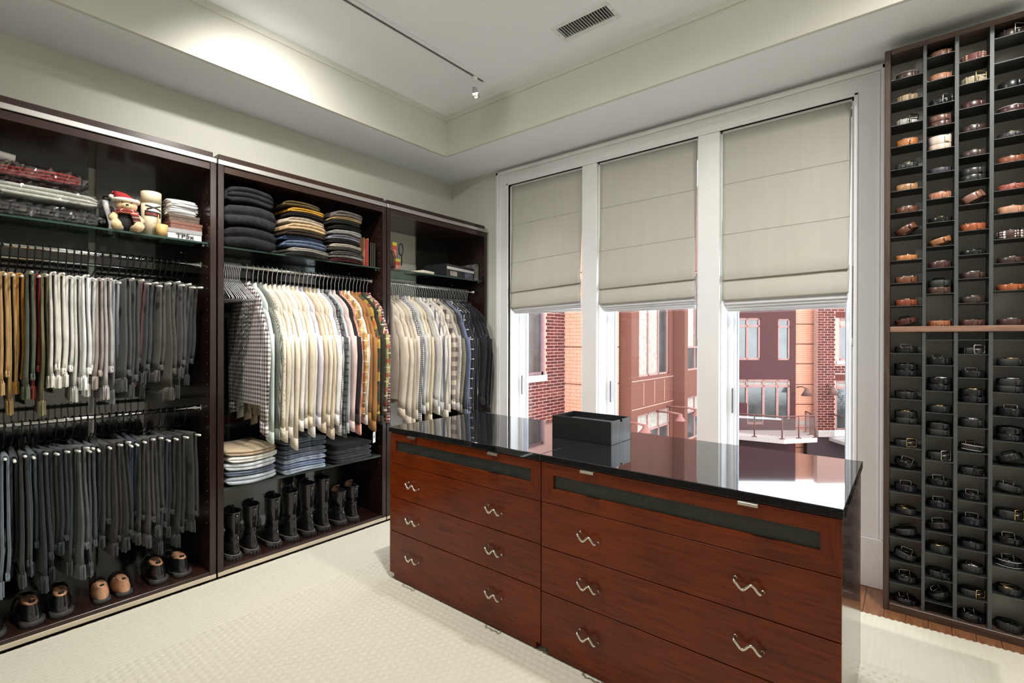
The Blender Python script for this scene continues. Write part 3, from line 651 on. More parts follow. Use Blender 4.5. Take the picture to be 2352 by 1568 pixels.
D = lambda n, c, **k: fabric('trouser_' + n, c, bump=.4, var=.3, **k)
UP = [('cream', (.66, .50, .30)), ('pale tan', (.62, .42, .20)), ('sand', (.60, .40, .18)), ('ochre', (.56, .27, .05)), ('bottle green', (.10, .12, .08)), ('brick red', (.24, .035, .025)), ('olive', (.26, .24, .13)), ('off-white', (.72, .70, .64)), ('ivory', (.76, .73, .66)), ('bright white', (.80, .79, .76)), ('chalk white', (.74, .73, .70)), ('snow white', (.80, .80, .78)), ('white', (.76, .75, .73)), ('taupe corduroy', (.40, .35, .31)), ('stone grey', (.46, .44, .43)), ('pale denim', (.36, .38, .41)), ('charcoal', (.075, .075, .07)), ('graphite', (.06, .06, .058)), ('dark plum', (.10, .055, .052)), ('charcoal denim', (.05, .052, .055)), ('black denim', (.035, .036, .038)), ('iron grey', (.07, .068, .06)), ('dark olive', (.055, .055, .042)), ('slate black', (.045, .046, .048)), ('soot grey', (.06, .058, .055)), ('faded black', (.055, .055, .055)), ('black', (.028, .028, .03))]
ys = [.24, .275, .305, .335, .365, .392, .42, .448, .478, .51, .54, .568, .597, .626, .656, .69, .73, .762, .79, .82, .85, .88, .915, .945, .975, 1.005, 1.04]
for k, (nm, c_) in enumerate(UP):
    late = k > 15
    trousers(ys[k], ROD_Z, D('up%d' % k, c_), '%s trousers on the upper rail, %s in from the cut end' % (nm, ordw(k + 1)), 'trousers on the upper rail', R(4 * nz(k * .35, 1.7) + 16 * max(0, min(1, (k - 13) / 5)) ), R(2 * nz(k * .3, 5.1)) - (R(2) if late else 0), hl='black hanger with white tip, %s on the upper trouser rail' % ordw(k + 1))
LOW = [('steel blue denim', (.13, .17, .21)), ('faded blue denim', (.17, .21, .25)), ('dark teal', (.045, .06, .062)), ('washed black', (.05, .054, .056)), ('mid denim', (.09, .115, .135)), ('blue black', (.035, .042, .05)), ('black twill', (.028, .03, .03)), ('ink', (.032, .042, .05)), ('dark spruce', (.04, .05, .048)), ('grey denim', (.10, .11, .115)), ('dark slate', (.05, .057, .062)), ('washed slate', (.075, .088, .095)), ('coal', (.03, .031, .032)), ('dark grey', (.05, .05, .05)), ('brown black', (.045, .04, .035)), ('black cord', (.032, .033, .033)), ('navy denim', (.05, .062, .09)), ('indigo', (.04, .052, .085)), ('dark khaki', (.05, .05, .04)), ('grey wool', (.06, .058, .056)), ('ash black', (.042, .042, .042)), ('dark denim', (.045, .05, .058)), ('black jeans', (.027, .028, .03)), ('ebony', (.033, .032, .03)), ('dark moss', (.04, .042, .035))]
ys = [.25, .285, .315, .345, .375, .405, .435, .47, .505, .535, .565, .595, .625, .655, .685, .715, .745, .778, .81, .842, .875, .915, .945, .985, 1.045]
for k, (nm, c_) in enumerate(LOW):
    trousers(ys[k], ROD_LZ, D('low%d' % k, c_), '%s trousers on the lower rail, %s in from the cut end' % (nm, ordw(k + 1)), 'trousers on the lower rail', R(16 * nz(k * .3, 8.3) + 3), R(2 * nz(k * .3, 2.2)), hl='black hanger with white tip, %s on the lower trouser rail' % ordw(k + 1))

# ------------------------------------------------------------------ folded clothes
def folded_mesh(w, d, h, seed, sag=.012, layers=2, droop=0.):
    """origin at the middle of the underside; width along y, front fold toward +x"""
    sd = seed * 2.17; mb = MB(); rings = []; n = 15
    for i in range(n):
        u = -1 + 2 * i / (n - 1); y = u * w / 2; e = (1 - abs(u) ** 16) ** .5 if abs(u) < 1 else .0; e = max(e, .45)
        sec = [(-d / 2, .04), (-d / 2, .92), (-d * .2, 1.0), (d * .2, 1.02), (d * .42, .97)]
        for l in range(layers):
            t1 = 1 - l / layers; t0 = 1 - (l + 1) / layers
            sec += [(d * .485, t1 - .06 / layers), (d * .5, (t1 + t0) / 2 + .1 / layers), (d * .49, t0 + .2 / layers), (d * .455, t0 + .03)]
        sec += [(d * .40, .0), (-d * .2, 0.)]
        rg = []
        for (x, q) in sec:
            xx = x * (.9 + .1 * e) + .010 * nz(y * 7 + sd, q * 2, sd) * (x > 0)
            hh = h * (q * (.35 + .65 * e) + (.325 * (1 - e)))
            zz = hh + sag * (math.cos(u * 1.6) - .55) + (.006 * nz(x * 9, y * 7, sd)) * q * min(1, h * 25) - droop * max(0, x / d) ** 2
            rg.append((xx, y + .006 * nz(x * 10, q * 3, sd + 5), zz + .0))
        rings.append(rg)
    zmin = min(p[2] for r in rings for p in r)
    rings = [[(p[0], p[1], p[2] - zmin) for p in r] for r in rings]
    return mb.loft(rings)
def folded(name, cat, y, z, x, w, d, h, mat, label, group, seed, rz=0., **k):
    return tag(part(name, folded_mesh(w, d, h, seed, **k), mat, None, (x, y, z), (0, 0, rz)), label, cat, group)
def knit(name, c, scale=60, rib=True):
    if name in MATS: return MATS[name]
    t = NT(name); v = t.noise(30, 5); t.col(t.ramp(v, [(.3, tuple(x * .7 for x in c)), (.7, tuple(x * 1.25 for x in c))])); t.set(Roughness=.95); t.p.inputs['Specular IOR Level'].default_value = .15
    wv = t.n.new('ShaderNodeTexWave'); wv.bands_direction = 'Y'; wv.inputs['Scale'].default_value = scale; wv.inputs['Distortion'].default_value = 2.5; wv.inputs['Detail'].default_value = 2; wv.inputs['Detail Scale'].default_value = 3
    t.l.new(t.co(), wv.inputs['Vector']); t.bump(t.math('ADD', wv.outputs['Fac'], t.noise(180, 3)), .7, .004); MATS[name] = t.m; return t.m
zsh = 2.0225; xs_ = -3.46
GS = 'folded sweaters on the glass shelf'
z = zsh
for k, (h, c_, lab) in enumerate(((.120, (.017, .016, .018), 'black cable knit sweater at the bottom of the bulky pile'), (.125, (.026, .026, .031), 'charcoal ribbed sweater in the middle of the bulky pile'), (.10, (.024, .024, .027), 'heathered dark grey fleece topping the bulky sweater pile'))):
    folded('sweater', 'sweater', 1.37, z, xs_ + .02, .31 - .03 * (k == 2), .44 - .03 * k, h, knit('bulky%d' % k, c_, (26, 40, 80)[k]), lab, GS, 11 + k, R(-3 + 2 * k), layers=2 if k < 2 else 3, sag=.02)
    z += h + .018
MID = [('dark grey', (.045, .045, .045), .020), ('patterned stone', (.42, .40, .36), .026), ('slate blue', (.10, .13, .20), .044), ('navy blue', (.06, .09, .15), .026), ('dark brown', (.045, .033, .026), .032), ('camel', (.56, .40, .22), .046), ('oatmeal', (.55, .46, .35), .042), ('black', (.02, .019, .018), .026), ('gold yellow', (.62, .34, .05), .030), ('olive brown', (.10, .075, .035), .034)]
z = zsh
for k, (nm, c_, h) in enumerate(MID):
    folded('sweater', 'sweater', 1.73 + random.uniform(-.012, .012), z, xs_ + .03 + random.uniform(-.02, .015), .30 - .006 * k, .42, h, knit('mid%d' % k, c_, 90), '%s folded sweater, %s up from the shelf beside the bulky pile' % (nm, ordw(k + 1)), GS, 30 + k, R(random.uniform(-6, 6)))
    z += h + .0045
RI = [('burgundy', (.09, .025, .03), .024), ('pale grey', (.45, .43, .41), .014), ('grey', (.10, .10, .095), .026), ('dark grey', (.07, .066, .06), .024), ('ivory', (.68, .62, .52), .022), ('black', (.025, .024, .022), .022), ('steel grey', (.20, .20, .24), .034), ('argyle grey', (.28, .27, .26), .034), ('black wool', (.022, .022, .022), .03), ('dark green', (.025, .03, .025), .028), ('mustard', (.46, .34, .16), .018), ('mole grey', (.13, .115, .105), .044)]
z = zsh
for k, (nm, c_, h) in enumerate(RI):
    folded('sweater', 'sweater', 2.045 + random.uniform(-.01, .01), z, xs_ + .03 + random.uniform(-.02, .012), .27 - .004 * k, .42, h, knit('rig%d' % k, c_, 90), '%s folded sweater, %s up from the shelf beside the red book' % (nm, ordw(k + 1)), GS, 50 + k, R(random.uniform(-6, 6)))
    z += h + .0045
bk = thing('picture_book', 'red fabric-backed volume leaning upright beside the folded sweaters', 'book', (-3.36, 2.225, zsh), R(5))
part('cover', MB().box(-.09, .09, -.022, -.016, 0, .22, .002).box(-.09, .09, .016, .022, 0, .22, .002), wood('cover_board', (.30, .16, .07), (.5, .3, .15), (6, 6, 2), .5), bk)
part('pages', MB().box(-.088, .094, -.0155, .0155, 0, .205, .002), fabric('red_fringe', (.30, .035, .025), kind='hstripe', cols=[(.2, .015, .012)], f=(1, 160), w=(0, .4)), bk)
for k in range(3):
    tag(part('clear_case', MB().box(-.08, .09, -.006, .006, 0, .19, .001), thin_glass('case_plastic', (.5, .52, .52), .2), None, (-3.36, 2.272 + .018 * k, zsh + .0005)), 'slim clear plastic case, %s out from the red book' % ordw(k + 1), 'case', 'clear cases')
# lower shelf: folded jeans
zl_ = .5425; GJ = 'folded jeans on the lower shelf'
def jeans(n, c): return fabric('jean_' + n, c, bump=.45, var=.4)
z = zl_
for k, (nm, c_, h) in enumerate((('light wash jeans', (.40, .44, .48), .050), ('dark wash jeans', (.12, .15, .20), .028), ('bleached jeans', (.52, .55, .58), .044), ('white trousers', (.76, .74, .70), .036), ('khaki trousers', (.46, .36, .24), .036))):
    folded('folded_trousers', 'trousers', 1.372, z, xs_ + .04, .295, .40, h, jeans('a%d' % k, c_), 'folded %s, %s up in the pile by the wardrobe side' % (nm, ordw(k + 1)), GJ, 70 + k, R(random.uniform(-4, 4)), sag=-.014); z += h + .005
z = zl_
for k, (nm, c_, h) in enumerate((('pale blue jeans', (.36, .42, .50), .034), ('bright blue jeans', (.20, .26, .40), .028), ('sky blue jeans', (.33, .39, .48), .030), ('mid blue jeans', (.17, .20, .27), .026), ('blue grey jeans', (.12, .14, .18), .028), ('ink blue jeans', (.06, .075, .10), .030), ('washed blue jeans', (.12, .145, .175), .034))):
    folded('folded_jeans', 'jeans', 1.725, z, xs_ + .035, .30, .40, h, jeans('b%d' % k, c_), 'folded %s, %s up in the central denim pile' % (nm, ordw(k + 1)), GJ, 80 + k, R(random.uniform(-3, 3)), sag=.006); z += h + .004
z = zl_
for k, (nm, c_, h) in enumerate((('black jeans', (.035, .037, .042), .024), ('charcoal jeans', (.045, .048, .055), .034), ('washed black jeans', (.05, .055, .066), .030), ('coal jeans', (.02, .02, .022), .03))):
    folded('folded_jeans', 'jeans', 2.10, z, xs_ + .03, .32, .40, h, jeans('c%d' % k, c_), 'folded %s, %s up in the black denim pile' % (nm, ordw(k + 1)), GJ, 90 + k, R(random.uniform(-3, 3)), sag=-.004); z += h + .004

# ------------------------------------------------------------------ boots and shoes (heel toward the room, +x)
LEATH = plain('black_boot_leather', (.012, .0115, .0115), .22, var=.3, bump=.5, bscale=26, bd=.003, coat=.2)
SOLE = plain('black_rubber_sole', (.03, .028, .026), .6, var=.3)
SOLEG = plain('worn_sole_edge', (.16, .14, .12), .6, var=.3)
LINING = plain('tan_boot_lining', (.14, .065, .03), .7)
def foot_ring(z, cx, hl, hw, n=20, toe=0., sd=0., amp=0.):
    out = []
    for j in range(n):
        a = 2 * math.pi * j / n; ca, sa = math.cos(a), math.sin(a)
        x = cx + hl * ca; wdt = hw * (1 + .12 * max(0, -ca) - toe * max(0, -ca - .6)); y = wdt * (abs(sa) ** .85) * (1 if sa >= 0 else -1)
        w_ = amp * (nz(x * 18 + sd, y * 18, z * 26 + sd)); out.append((x + w_ * ca, y + w_ * sa, z))
    return out
def boot(x, y, hgt, rz, label, group, sd, tan=False, lug=True):
    b = thing('boot', label, 'boot', (x, y, .0685), rz, group)
    s_ = MB().loft([foot_ring(zz, -.10, .148 + e, .0465 + e) for zz, e in ((0, -.004), (.004, 0), (.026, .002), (.031, .0))]); part('sole', s_, SOLE, b)
    h_ = MB().loft([[(px, py, zz) for (px, py, _) in foot_ring(0, -.005, .047, .045, 16)] for zz in (-.0, .012, .03)])
    part('heel', h_, SOLE, b)
    part('welt', MB().tube([(p[0], p[1], .033) for p in foot_ring(0, -.10, .149, .0475)], .0035, 6, closed=True), SOLEG, b)
    if lug:
        for q in range(7):
            a = -1.25 + q * 2.5 / 6; part('lug', MB().box(-.005, .005, -.004, .004, .001, .020, .001), SOLE, b, (-.001 + .050 * math.cos(a), .045 * math.sin(a), .0), (0, 0, a))
    top = hgt; rg = []
    P_ = [(.028, -.10, .142, .0465), (.05, -.098, .1445, .0465), (.075, -.08, .124, .0425), (.10, -.052, .089, .038), (.125, -.034, .068, .0345), (.15, -.026, .060, .034), (.175, -.022, .058, .036), (top * .66, -.022, .060, .040), (top * .8, -.022, .063, .0435), (top * .95, -.02, .0655, .0465), (top, -.02, .0665, .047)]
    NL = 30; zk = [p[0] for p in P_]
    for q in range(NL + 1):
        zz = zk[0] + (top - zk[0]) * q / NL; v_ = [float(np.interp(zz, zk, [p[j] for p in P_])) for j in (1, 2, 3)]
        wr = .0028 * math.sin(zz * 165 + sd) * math.exp(-((zz - .15) / .045) ** 2) + .0016 * (abs(zz - top * .72) < .012)
        rg.append(foot_ring(zz, v_[0] + .004 * nz(zz * 9, sd), v_[1] + wr, v_[2] + wr, 24, sd=sd, amp=.007 * math.exp(-((zz - .15) / .07) ** 2) + .002))
    up = MB().loft(rg, cap=False)
    ir = [[(p[0] * .93 - .001, p[1] * .9, p[2] - k * .0) for p in rg[-1]] for k in (0,)]
    up.loft([rg[-1], [( -.02 + (p[0] + .02) * .92, p[1] * .90, top - .002) for p in rg[-1]], [(-.02 + (p[0] + .02) * .90, p[1] * .88, top - .07) for p in rg[-1]]], cap=False)
    part('upper', up, LEATH, b)
    part('insole', MB().loft([[(-.02 + (p[0] + .02) * .9, p[1] * .88, top - .07 - q * .003) for p in rg[-1]] for q in (0, 1)]), LINING if tan else BLACKM, b)
    part('collar', MB().tube([(p[0], p[1], top) for p in rg[-1]], .0035, 6, closed=True), LEATH, b)
    part('back_strap', MB().loft([[(.039, yy, top * .55), (.0465, yy, top * .9), (.0465, yy, top + .002), (.0415, yy, top * .9)] for yy in (-.010, .010)]), LEATH, b)
    tg = MB().loft([[(-.075 + dx, yy * wq, zz) for yy in (-.03, -.015, 0, .015, .03)] + [(-.069 + dx, yy * wq, zz) for yy in (.03, .015, 0, -.015, -.03)] for zz, dx, wq in ((top - .06, 0, 1), (top, .0, 1.05), (top + .022, .012, 1), (top + .034, .03, .7))])
    part('tongue', tg, LINING if tan else LEATH, b)
    lc = MB()
    for q in range(3): lc.tube([(-.085 + .012 * q, -.04 + .015 * q, top + .004 + .006 * q), (-.06, -.01, top + .022 + .006 * q), (-.065 + .01 * q, .025, top + .012)], .0022, 5)
    oL = part('lace', lc, BLACKM, b); oL['kind'] = 'stuff'
    return b
GB = 'boots on the wardrobe floor'
BT = [(1.292, .295, 3, 'pair by the side panel'), (1.402, .310, -4, 'pair by the side panel'), (1.545, .325, -2, 'worn-soled pair'), (1.665, .335, 3, 'worn-soled pair'), (1.79, .36, 0, 'tallest pair'), (1.905, .375, -2, 'tallest pair'), (2.04, .25, 4, 'ankle-high tan-lined pair'), (2.145, .265, -3, 'ankle-high tan-lined pair')]
for k, (y, h, a, nm) in enumerate(BT):
    boot(-3.315, y, h, R(a), 'black leather boot, %s of the %s' % (('the one nearer the trousers', 'the one nearer the window')[k % 2], nm), GB, k * 3.1, k > 5)
TREE = wood('cedar_shoe_tree', (.36, .16, .08), (.62, .36, .22), (9, 9, 3), .4)
SHOEL = plain('polished_black_shoe', (.010, .010, .010), .12, var=.2, coat=.6)
BRWN = plain('dark_brown_shoe', (.022, .013, .010), .3, var=.3)
def shoe(x, y, rz, label, group, wooden=False, sc=1.):
    b = thing('shoe', label, 'shoe', (x, y, .0685), rz, group); b.scale = (sc,) * 3
    part('sole', MB().loft([foot_ring(zz, -.10, .14 + e, .046 + e) for zz, e in ((0, -.002), (.003, 0), (.014, .001), (.018, 0))]), SOLE, b)
    part('heel', MB().loft([[(p[0], p[1], zz) for p in foot_ring(0, .0, .042, .044, 16)] for zz in (.0, .01, .026)]), SOLE, b)
    rg = [foot_ring(.02, -.10, .138, .044), foot_ring(.04, -.10, .136, .045), foot_ring(.06, -.098, .128, .041), foot_ring(.078, -.085, .108, .035), foot_ring(.088, -.06, .080, .031)]
    rg2 = [[(p[0] if p[0] > -.06 else p[0], p[1], p[2] + (.008 if p[0] > -.02 else -.0)) for p in r] for r in rg]
    up = MB().loft(rg2, cap=False); t_ = rg2[-1]
    up.loft([t_, [(-.06 + (p[0] + .06) * .92, p[1] * .88, p[2] - .001) for p in t_], [(-.06 + (p[0] + .06) * .9, p[1] * .86, p[2] - .025) for p in t_]], cap=False)
    part('upper', up, TREE if wooden else SHOEL, b)
    part('vamp', MB().loft([[(q[0], q[1], q[2]) for q in foot_ring(.0, -.150, hl, hw, 16)] and [(-.16 + hl * math.cos(a_), hw * math.sin(a_), zz) for a_ in [2 * math.pi * j / 16 for j in range(16)]] for zz, hl, hw in ((.03, .084, .048), (.06, .078, .044), (.085, .055, .034), (.098, .03, .02))]), BRWN if wooden else SHOEL, b)
    tr_ = part('shoe_tree', MB().loft([[(-.055 + (p[0] + .055) * s_, p[1] * s_, zz) for p in t_] for zz, s_ in ((.07, .86), (.092, .86), (.099, .78), (.101, .5))]), TREE, b)
    part('knob', MB().lathe([(.011, .1), (.012, .106), (.008, .108), (.0075, .104)], 12, (-.01, 0, 0)), plain('knob_brass_dark', (.03, .025, .02), .4, .6), tr_)
GH = 'shoes on the trouser wardrobe floor'
SHP = [(.375, -3.30, 4, 0), (.480, -3.30, -3, 0), (.640, -3.30, -3, 1), (.7335, -3.30, 3, 1), (.895, -3.32, -2, 0), (1.010, -3.31, 2, 0), (.24, -3.29, 2, 0)]
LBS = ['black clog with wooden shoe tree beside the cedar pair, outer one', 'black clog with wooden shoe tree beside the cedar pair, inner one', 'pale cedar-backed shoe touching its twin, on the black clog side', 'pale cedar-backed shoe touching its twin, on the polished pair side', 'polished black shoe with shoe tree, inner one of pair by side panel', 'polished black shoe with shoe tree, against the wardrobe side panel', 'black clog half hidden under the faded blue denim']
for (y, x, a, wd_), lb in zip(SHP, LBS): shoe(x, y, R(a), lb, GH, bool(wd_), .82 if wd_ else 1.05)

# ------------------------------------------------------------------ things on the trouser wardrobe's glass shelf
zs1 = 2.0305
def crumple(w, d, h, seed, amp=.024, n=40, m=18):
    rings = []; sd = seed * 1.7
    for i in range(n + 1):
        u = -1 + 2 * i / n; e = max(.06, (1 - abs(u) ** 5)) ** .5; rg = []
        for j in range(m * 2):
            a = math.pi * j / m; ca, sa = math.cos(a), math.sin(a)
            x = d / 2 * (abs(ca) ** .55) * (1 if ca > 0 else -1) * (.86 + .14 * e); z = h / 2 + h / 2 * e * (abs(sa) ** .55) * (1 if sa > 0 else -1)
            f = amp * (abs(nz(x * 12 + sd, u * w * 12, z * 14)) + .7 * nz(x * 30, u * w * 30, z * 30 + sd))
            rg.append((x + f * ca, u * w / 2 + .4 * f, max(.0006, z + f * sa)))
        rings.append(rg)
    return MB().loft(rings, smooth=False)
BAG = thin_glass('crinkled_clear_bag', (.93, .94, .95), .21, .07)
def bagged(y, z, w, d, h, gm, lab, seed, x=-3.47, rz=0.):
    folded('bagged_shirt', 'clothes', y, z + .008, x, w - .045, d - .06, h - .028, gm, lab[0], 'folded clothes in clear bags', seed, rz, layers=3, sag=.0)
    tag(part('plastic_bag', crumple(w, d, h, seed), BAG, None, (x, y, z + .001), (0, 0, rz)), lab[1], 'bag', 'clear garment bags')
REDPL = fabric('red_buffalo', (.55, .035, .035), kind='gingham', cols=[(.26, .02, .02), (.015, .012, .012)], f=(11, 11), bump=.2)
SKULL = fabric('dark_print_tee', (.03, .03, .033), kind='print', cols=[(.55, .52, .5)], f=(9,), w=(.30,))
bagged(.415, zs1, .46, .40, .085, SKULL, ('dark printed shirt folded in the lowest clear bag', 'crinkled clear bag lowest in the pile on the glass shelf'), 3)
bagged(.415, zs1 + .098, .44, .40, .085, fabric('bag_grey', (.66, .65, .58), kind='print', cols=[(.35, .34, .3)], f=(11,), w=(.3,)), ('pale grey shirt folded in a clear bag', 'crinkled clear bag in the middle of the pile on the glass shelf'), 4, rz=R(4))
bagged(.40, zs1 + .196, .38, .36, .075, REDPL, ('red and black buffalo check shirt in a clear bag', 'crinkled clear bag round the red checked shirt'), 5, rz=R(-5))
bagged(.09, zs1, .17, .40, .16, fabric('bag_white', (.62, .62, .62)), ('white shirt folded in a bag next to the checked one', 'crinkled clear bag round the white shirt'), 6)
hs = MB(); pts = [(-3.44 + .01 * math.sin(k * .3), .18 + .15 * k / 30, zs1 + .30 - .012 * k / 30) for k in range(31)]
hs = MB(); n_ = 44; hs.tube([(-3.42, .14 + .19 * k / n_, zs1 + .322 - .02 * k / n_) for k in range(n_)], [(.025 if k % 2 else .0215) for k in range(n_)], 14)
tag(part('ribbed_hose', hs, plain('ribbed_white', (.60, .58, .54), .6)), 'end of a ribbed off-white tube above the bagged clothes', 'hose')
# teddy bear
FUR = plain('bear_fur', (.60, .44, .24), .95, var=.2, vscale=90, bump=.8, bscale=240, bd=.004, sheen=.3)
bp = at(290, 533, 0, -3.33)
tb = thing('teddy_bear', 'small tan teddy bear in a red Santa hat on the glass shelf', 'teddy bear', (-3.335, bp.y, zs1), R(-8))
bd = MB().ball((0, 0, .062), .055, (.85, .95, 1.1)); part('body', bd, plain('bear_black_top', (.015, .014, .015), .9), tb)
hd = part('head', MB().ball((.012, 0, .150), .046, (.95, 1.08, .98), 18, 12), FUR, tb)
part('muzzle', MB().ball((.050, 0, .139), .021, (1.0, 1.1, .85)), FUR, hd); part('nose', MB().ball((.070, 0, .144), .006, (.8, 1.2, .9)), BLACKM, hd)
for s_ in (-1, 1):
    part('eye', MB().ball((.049, s_ * .019, .160), .0045), BLACKM, hd)
    part('arm', MB().tube([(.01, s_ * .045, .098), (.045, s_ * .060, .07), (.06, s_ * .045, .045)], [.016, .019, .017], 10), FUR, tb)
    part('leg', MB().tube([(.015, s_ * .030, .022), (.07, s_ * .045, .024), (.10, s_ * .050, .034)], [.022, .024, .023], 10), FUR, tb)
part('ear', MB().ball((.0, .046, .178), .017, (.6, 1, 1)), FUR, hd)
ht = part('hat', MB().loft([[(.006 + dx + r_ * math.cos(a_), dy + r_ * math.sin(a_), zz + .3 * r_ * math.cos(a_) * 0) for a_ in [2 * math.pi * j / 14 for j in range(14)]] for zz, r_, dx, dy in ((.172, .047, 0, -.004), (.195, .042, -.004, -.012), (.215, .03, -.008, -.024), (.222, .018, -.01, -.04), (.205, .012, -.006, -.055))]), plain('santa_red', (.30, .012, .016), .9), tb)
part('hat_band', MB().tube([(.008 + .049 * math.cos(a_), -.003 + .05 * math.sin(a_), .174) for a_ in [2 * math.pi * j / 18 for j in range(18)]], .011, 8, closed=True), plain('hat_white', (.78, .74, .66), .95, bump=.6, bscale=200, bd=.004), ht)
part('pompom', MB().ball((-.004, -.060, .192), .014), MATS['hat_white'], ht)
SCF = fabric('tartan_scarf', (.42, .02, .02), kind='plaid', cols=[(.02, .02, .02), (.02, .02, .02), (.6, .55, .4)], f=(45, 45), w=(.35, .35))
part('scarf', MB().tube([(.01 + .045 * math.cos(a_), .045 * math.sin(a_), .112) for a_ in [2 * math.pi * j / 14 for j in range(14)]], .013, 8, closed=True).loft([[(.052 + dx, .018 + q * 1., zz), (.060 + dx, .018 + q, zz), (.060 + dx, .052 + q, zz), (.052 + dx, .052 + q, zz)] for zz, dx, q in ((.112, -.004, -.01), (.09, .008, .0), (.06, .012, .008), (.03, .022, .012))]), SCF, tb)
# cream tube with cap lettering
CRM = plain('cream_card', (.66, .57, .40), .55, var=.05); tp = at(347, 548, 0, -3.36)
tu = thing('mailing_tube', 'tall cream cardboard tube with a black emblem and lettering', 'tube', (-3.36, tp.y, zs1), R(-72 + 90))
part('barrel', MB().lathe([(.0, 0), (.047, 0), (.047, .196), (.0, .196)], 28, cap=False), CRM, tu); part('lid', MB().lathe([(.0, .19), (.0485, .19), (.0485, .255), (.046, .257), (0, .257)], 28, cap=False), CRM, tu)
def wrapstrip(r, a0, a1, z0, z1, z0b, z1b, n=10):
    mb = MB(); rg = []
    for k in range(n + 1):
        u = k / n; a = a0 + (a1 - a0) * u; za = z0 + (z0b - z0) * u; zb_ = z1 + (z1b - z1) * u
        rg.append([((r) * math.cos(a), r * math.sin(a), za), ((r + .0006) * math.cos(a), (r + .0006) * math.sin(a), za), ((r + .0006) * math.cos(a), (r + .0006) * math.sin(a), zb_), (r * math.cos(a), r * math.sin(a), zb_)])
    return mb.loft(rg, smooth=False)
PRB = plain('print_black', (.012, .011, .012), .5); PRR = plain('print_red', (.45, .05, .03), .5)
part('emblem', wrapstrip(.0487, -1.2, .55, .118, .146, .112, .140), PRB, tu); part('emblem_stroke', wrapstrip(.0488, -1.15, .62, .172, .178, .150, .156), PRB, tu); part('emblem_stroke', wrapstrip(.0488, -1.0, .62, .148, .156, .178, .184), PRB, tu)
for k, ch_ in enumerate('ddersBack.'):
    a = -1.0 + k * .155; text('lettering', ch_, .018, PRR if k < 9 else PRR, tu, (.0497 * math.cos(a), .0497 * math.sin(a), .1285 - .0035 * (a + 1.0) / 1.5), (R(90), 0, a + R(90)))
for k, ch_ in enumerate('FLIC'):
    a = -.25 + k * .11; text('lettering', ch_, .010, plain('print_grey', (.25, .22, .18), .6), tu, (.0477 * math.cos(a), .0477 * math.sin(a), .078), (R(90), 0, a + R(90)))
yp = at(379, 548, 0, -3.30)
pc = thing('birch_cup', 'small yellowish bark cup in front of the cream tube', 'cup', (-3.282, min(yp.y, .898), zs1))
part('bowl', MB().lathe([(.0, .001), (.024, 0), (.027, .03), (.029, .068), (.0265, .068), (.024, .01), (0, .008)], 22, cap=False), plain('bark_yellow', (.50, .33, .12), .6, var=.25, vscale=30), pc)
part('twig', MB().tube([(-.022, -.012, .05), (-.027, -.012, .08), (-.022, -.01, .115), (-.026, -.008, .13)], [.004, .0035, .003, .001], 6), MATS['bark_yellow'], pc)
# boxes
yb_ = at(425, 552, 0, -3.28)
def sbox(name, y, x, z, sx, sy, sz, m, lab, rz=0., g=None):
    t = thing(name, lab, 'box', (x, y, z), rz, g)
    part('base', MB().box(-sx / 2, sx / 2, -sy / 2, sy / 2, 0, sz * .62, .0015), m, t); part('lid', MB().box(-sx / 2 - .002, sx / 2 + .002, -sy / 2 - .002, sy / 2 + .002, sz * .6, sz, .0015), m, t); return t
GX = 'small boxes stacked on the glass shelf'
b1 = sbox('cardboard_box', 1.02, -3.385, zs1, .20, .17, .062, plain('white_card', (.60, .60, .60), .45, var=.05), 'white cardboard box with black lettering at the bottom of the stack', R(-4), GX)
part('grey_band', MB().box(.1025, .1032, -.086, .086, .040, .062), plain('grey_card', (.26, .26, .26), .5), b1)
text('lettering', 'TP5x', .034, PRB, b1, (.1035, .0, .0215), (R(90), 0, R(90)), bold=True, sx=1.25)
sbox('wooden_box', 1.02, -3.39, zs1 + .063, .19, .165, .044, wood('box_red_wood', (.10, .035, .022), (.22, .10, .07), (3, 14, 14), .35), 'reddish wooden box on top of the lettered white box', R(3), GX)
sbox('wooden_box', 1.02, -3.395, zs1 + .108, .18, .155, .040, wood('box_dark_wood', (.035, .02, .012), (.11, .07, .04), (3, 14, 14), .35), 'dark wooden box under the white paper napkins', R(-2), GX)
z = zs1 + .149
for k in range(9):
    h = .0088; folded('paper_napkin', 'napkin', 1.016 + random.uniform(-.006, .006), z, -3.39 + random.uniform(-.01, .01), .145, .15, h, fabric('napkin_white', (.80, .79, .80)), 'white folded napkin, %s up from the dark wooden box' % ordw(k + 1), 'white napkins', 200 + k, R(random.uniform(-8, 8)), layers=2, sag=.003); z += h + .0012
dk = plain('dark_cover', (.02, .02, .022), .35)
tag(part('photo_frame', MB().box(-.012, .012, -.06, .06, 0, .17, .002), dk, None, (-3.60, .775, zs1 + .003), (0, R(-8), R(10))), 'dark photo frame propped behind the cream tube', 'frame')
tag(part('document_box', MB().box(-.10, .10, -.014, .014, 0, .21, .002), wood('ledger_brown', (.05, .03, .015), (.14, .09, .05), (3, 3, 9), .5), None, (-3.535, .855, zs1 + .001), (0, 0, R(4))), 'brown ledger standing behind the cream tube', 'book')
bt = thing('glass_bottle', 'square clear glass bottle standing behind the teddy bear', 'bottle', (-3.52, .70, zs1))
part('bottle_body', MB().box(-.03, .03, -.03, .03, 0, .17, .008), thin_glass('bottle_glass', (.55, .58, .58), .22), bt); part('stopper', MB().lathe([(.012, .17), (.012, .2), (.018, .205), (.018, .225), (.008, .23)], 12), thin_glass('bottle_glass', (.55, .58, .58), .22), bt)
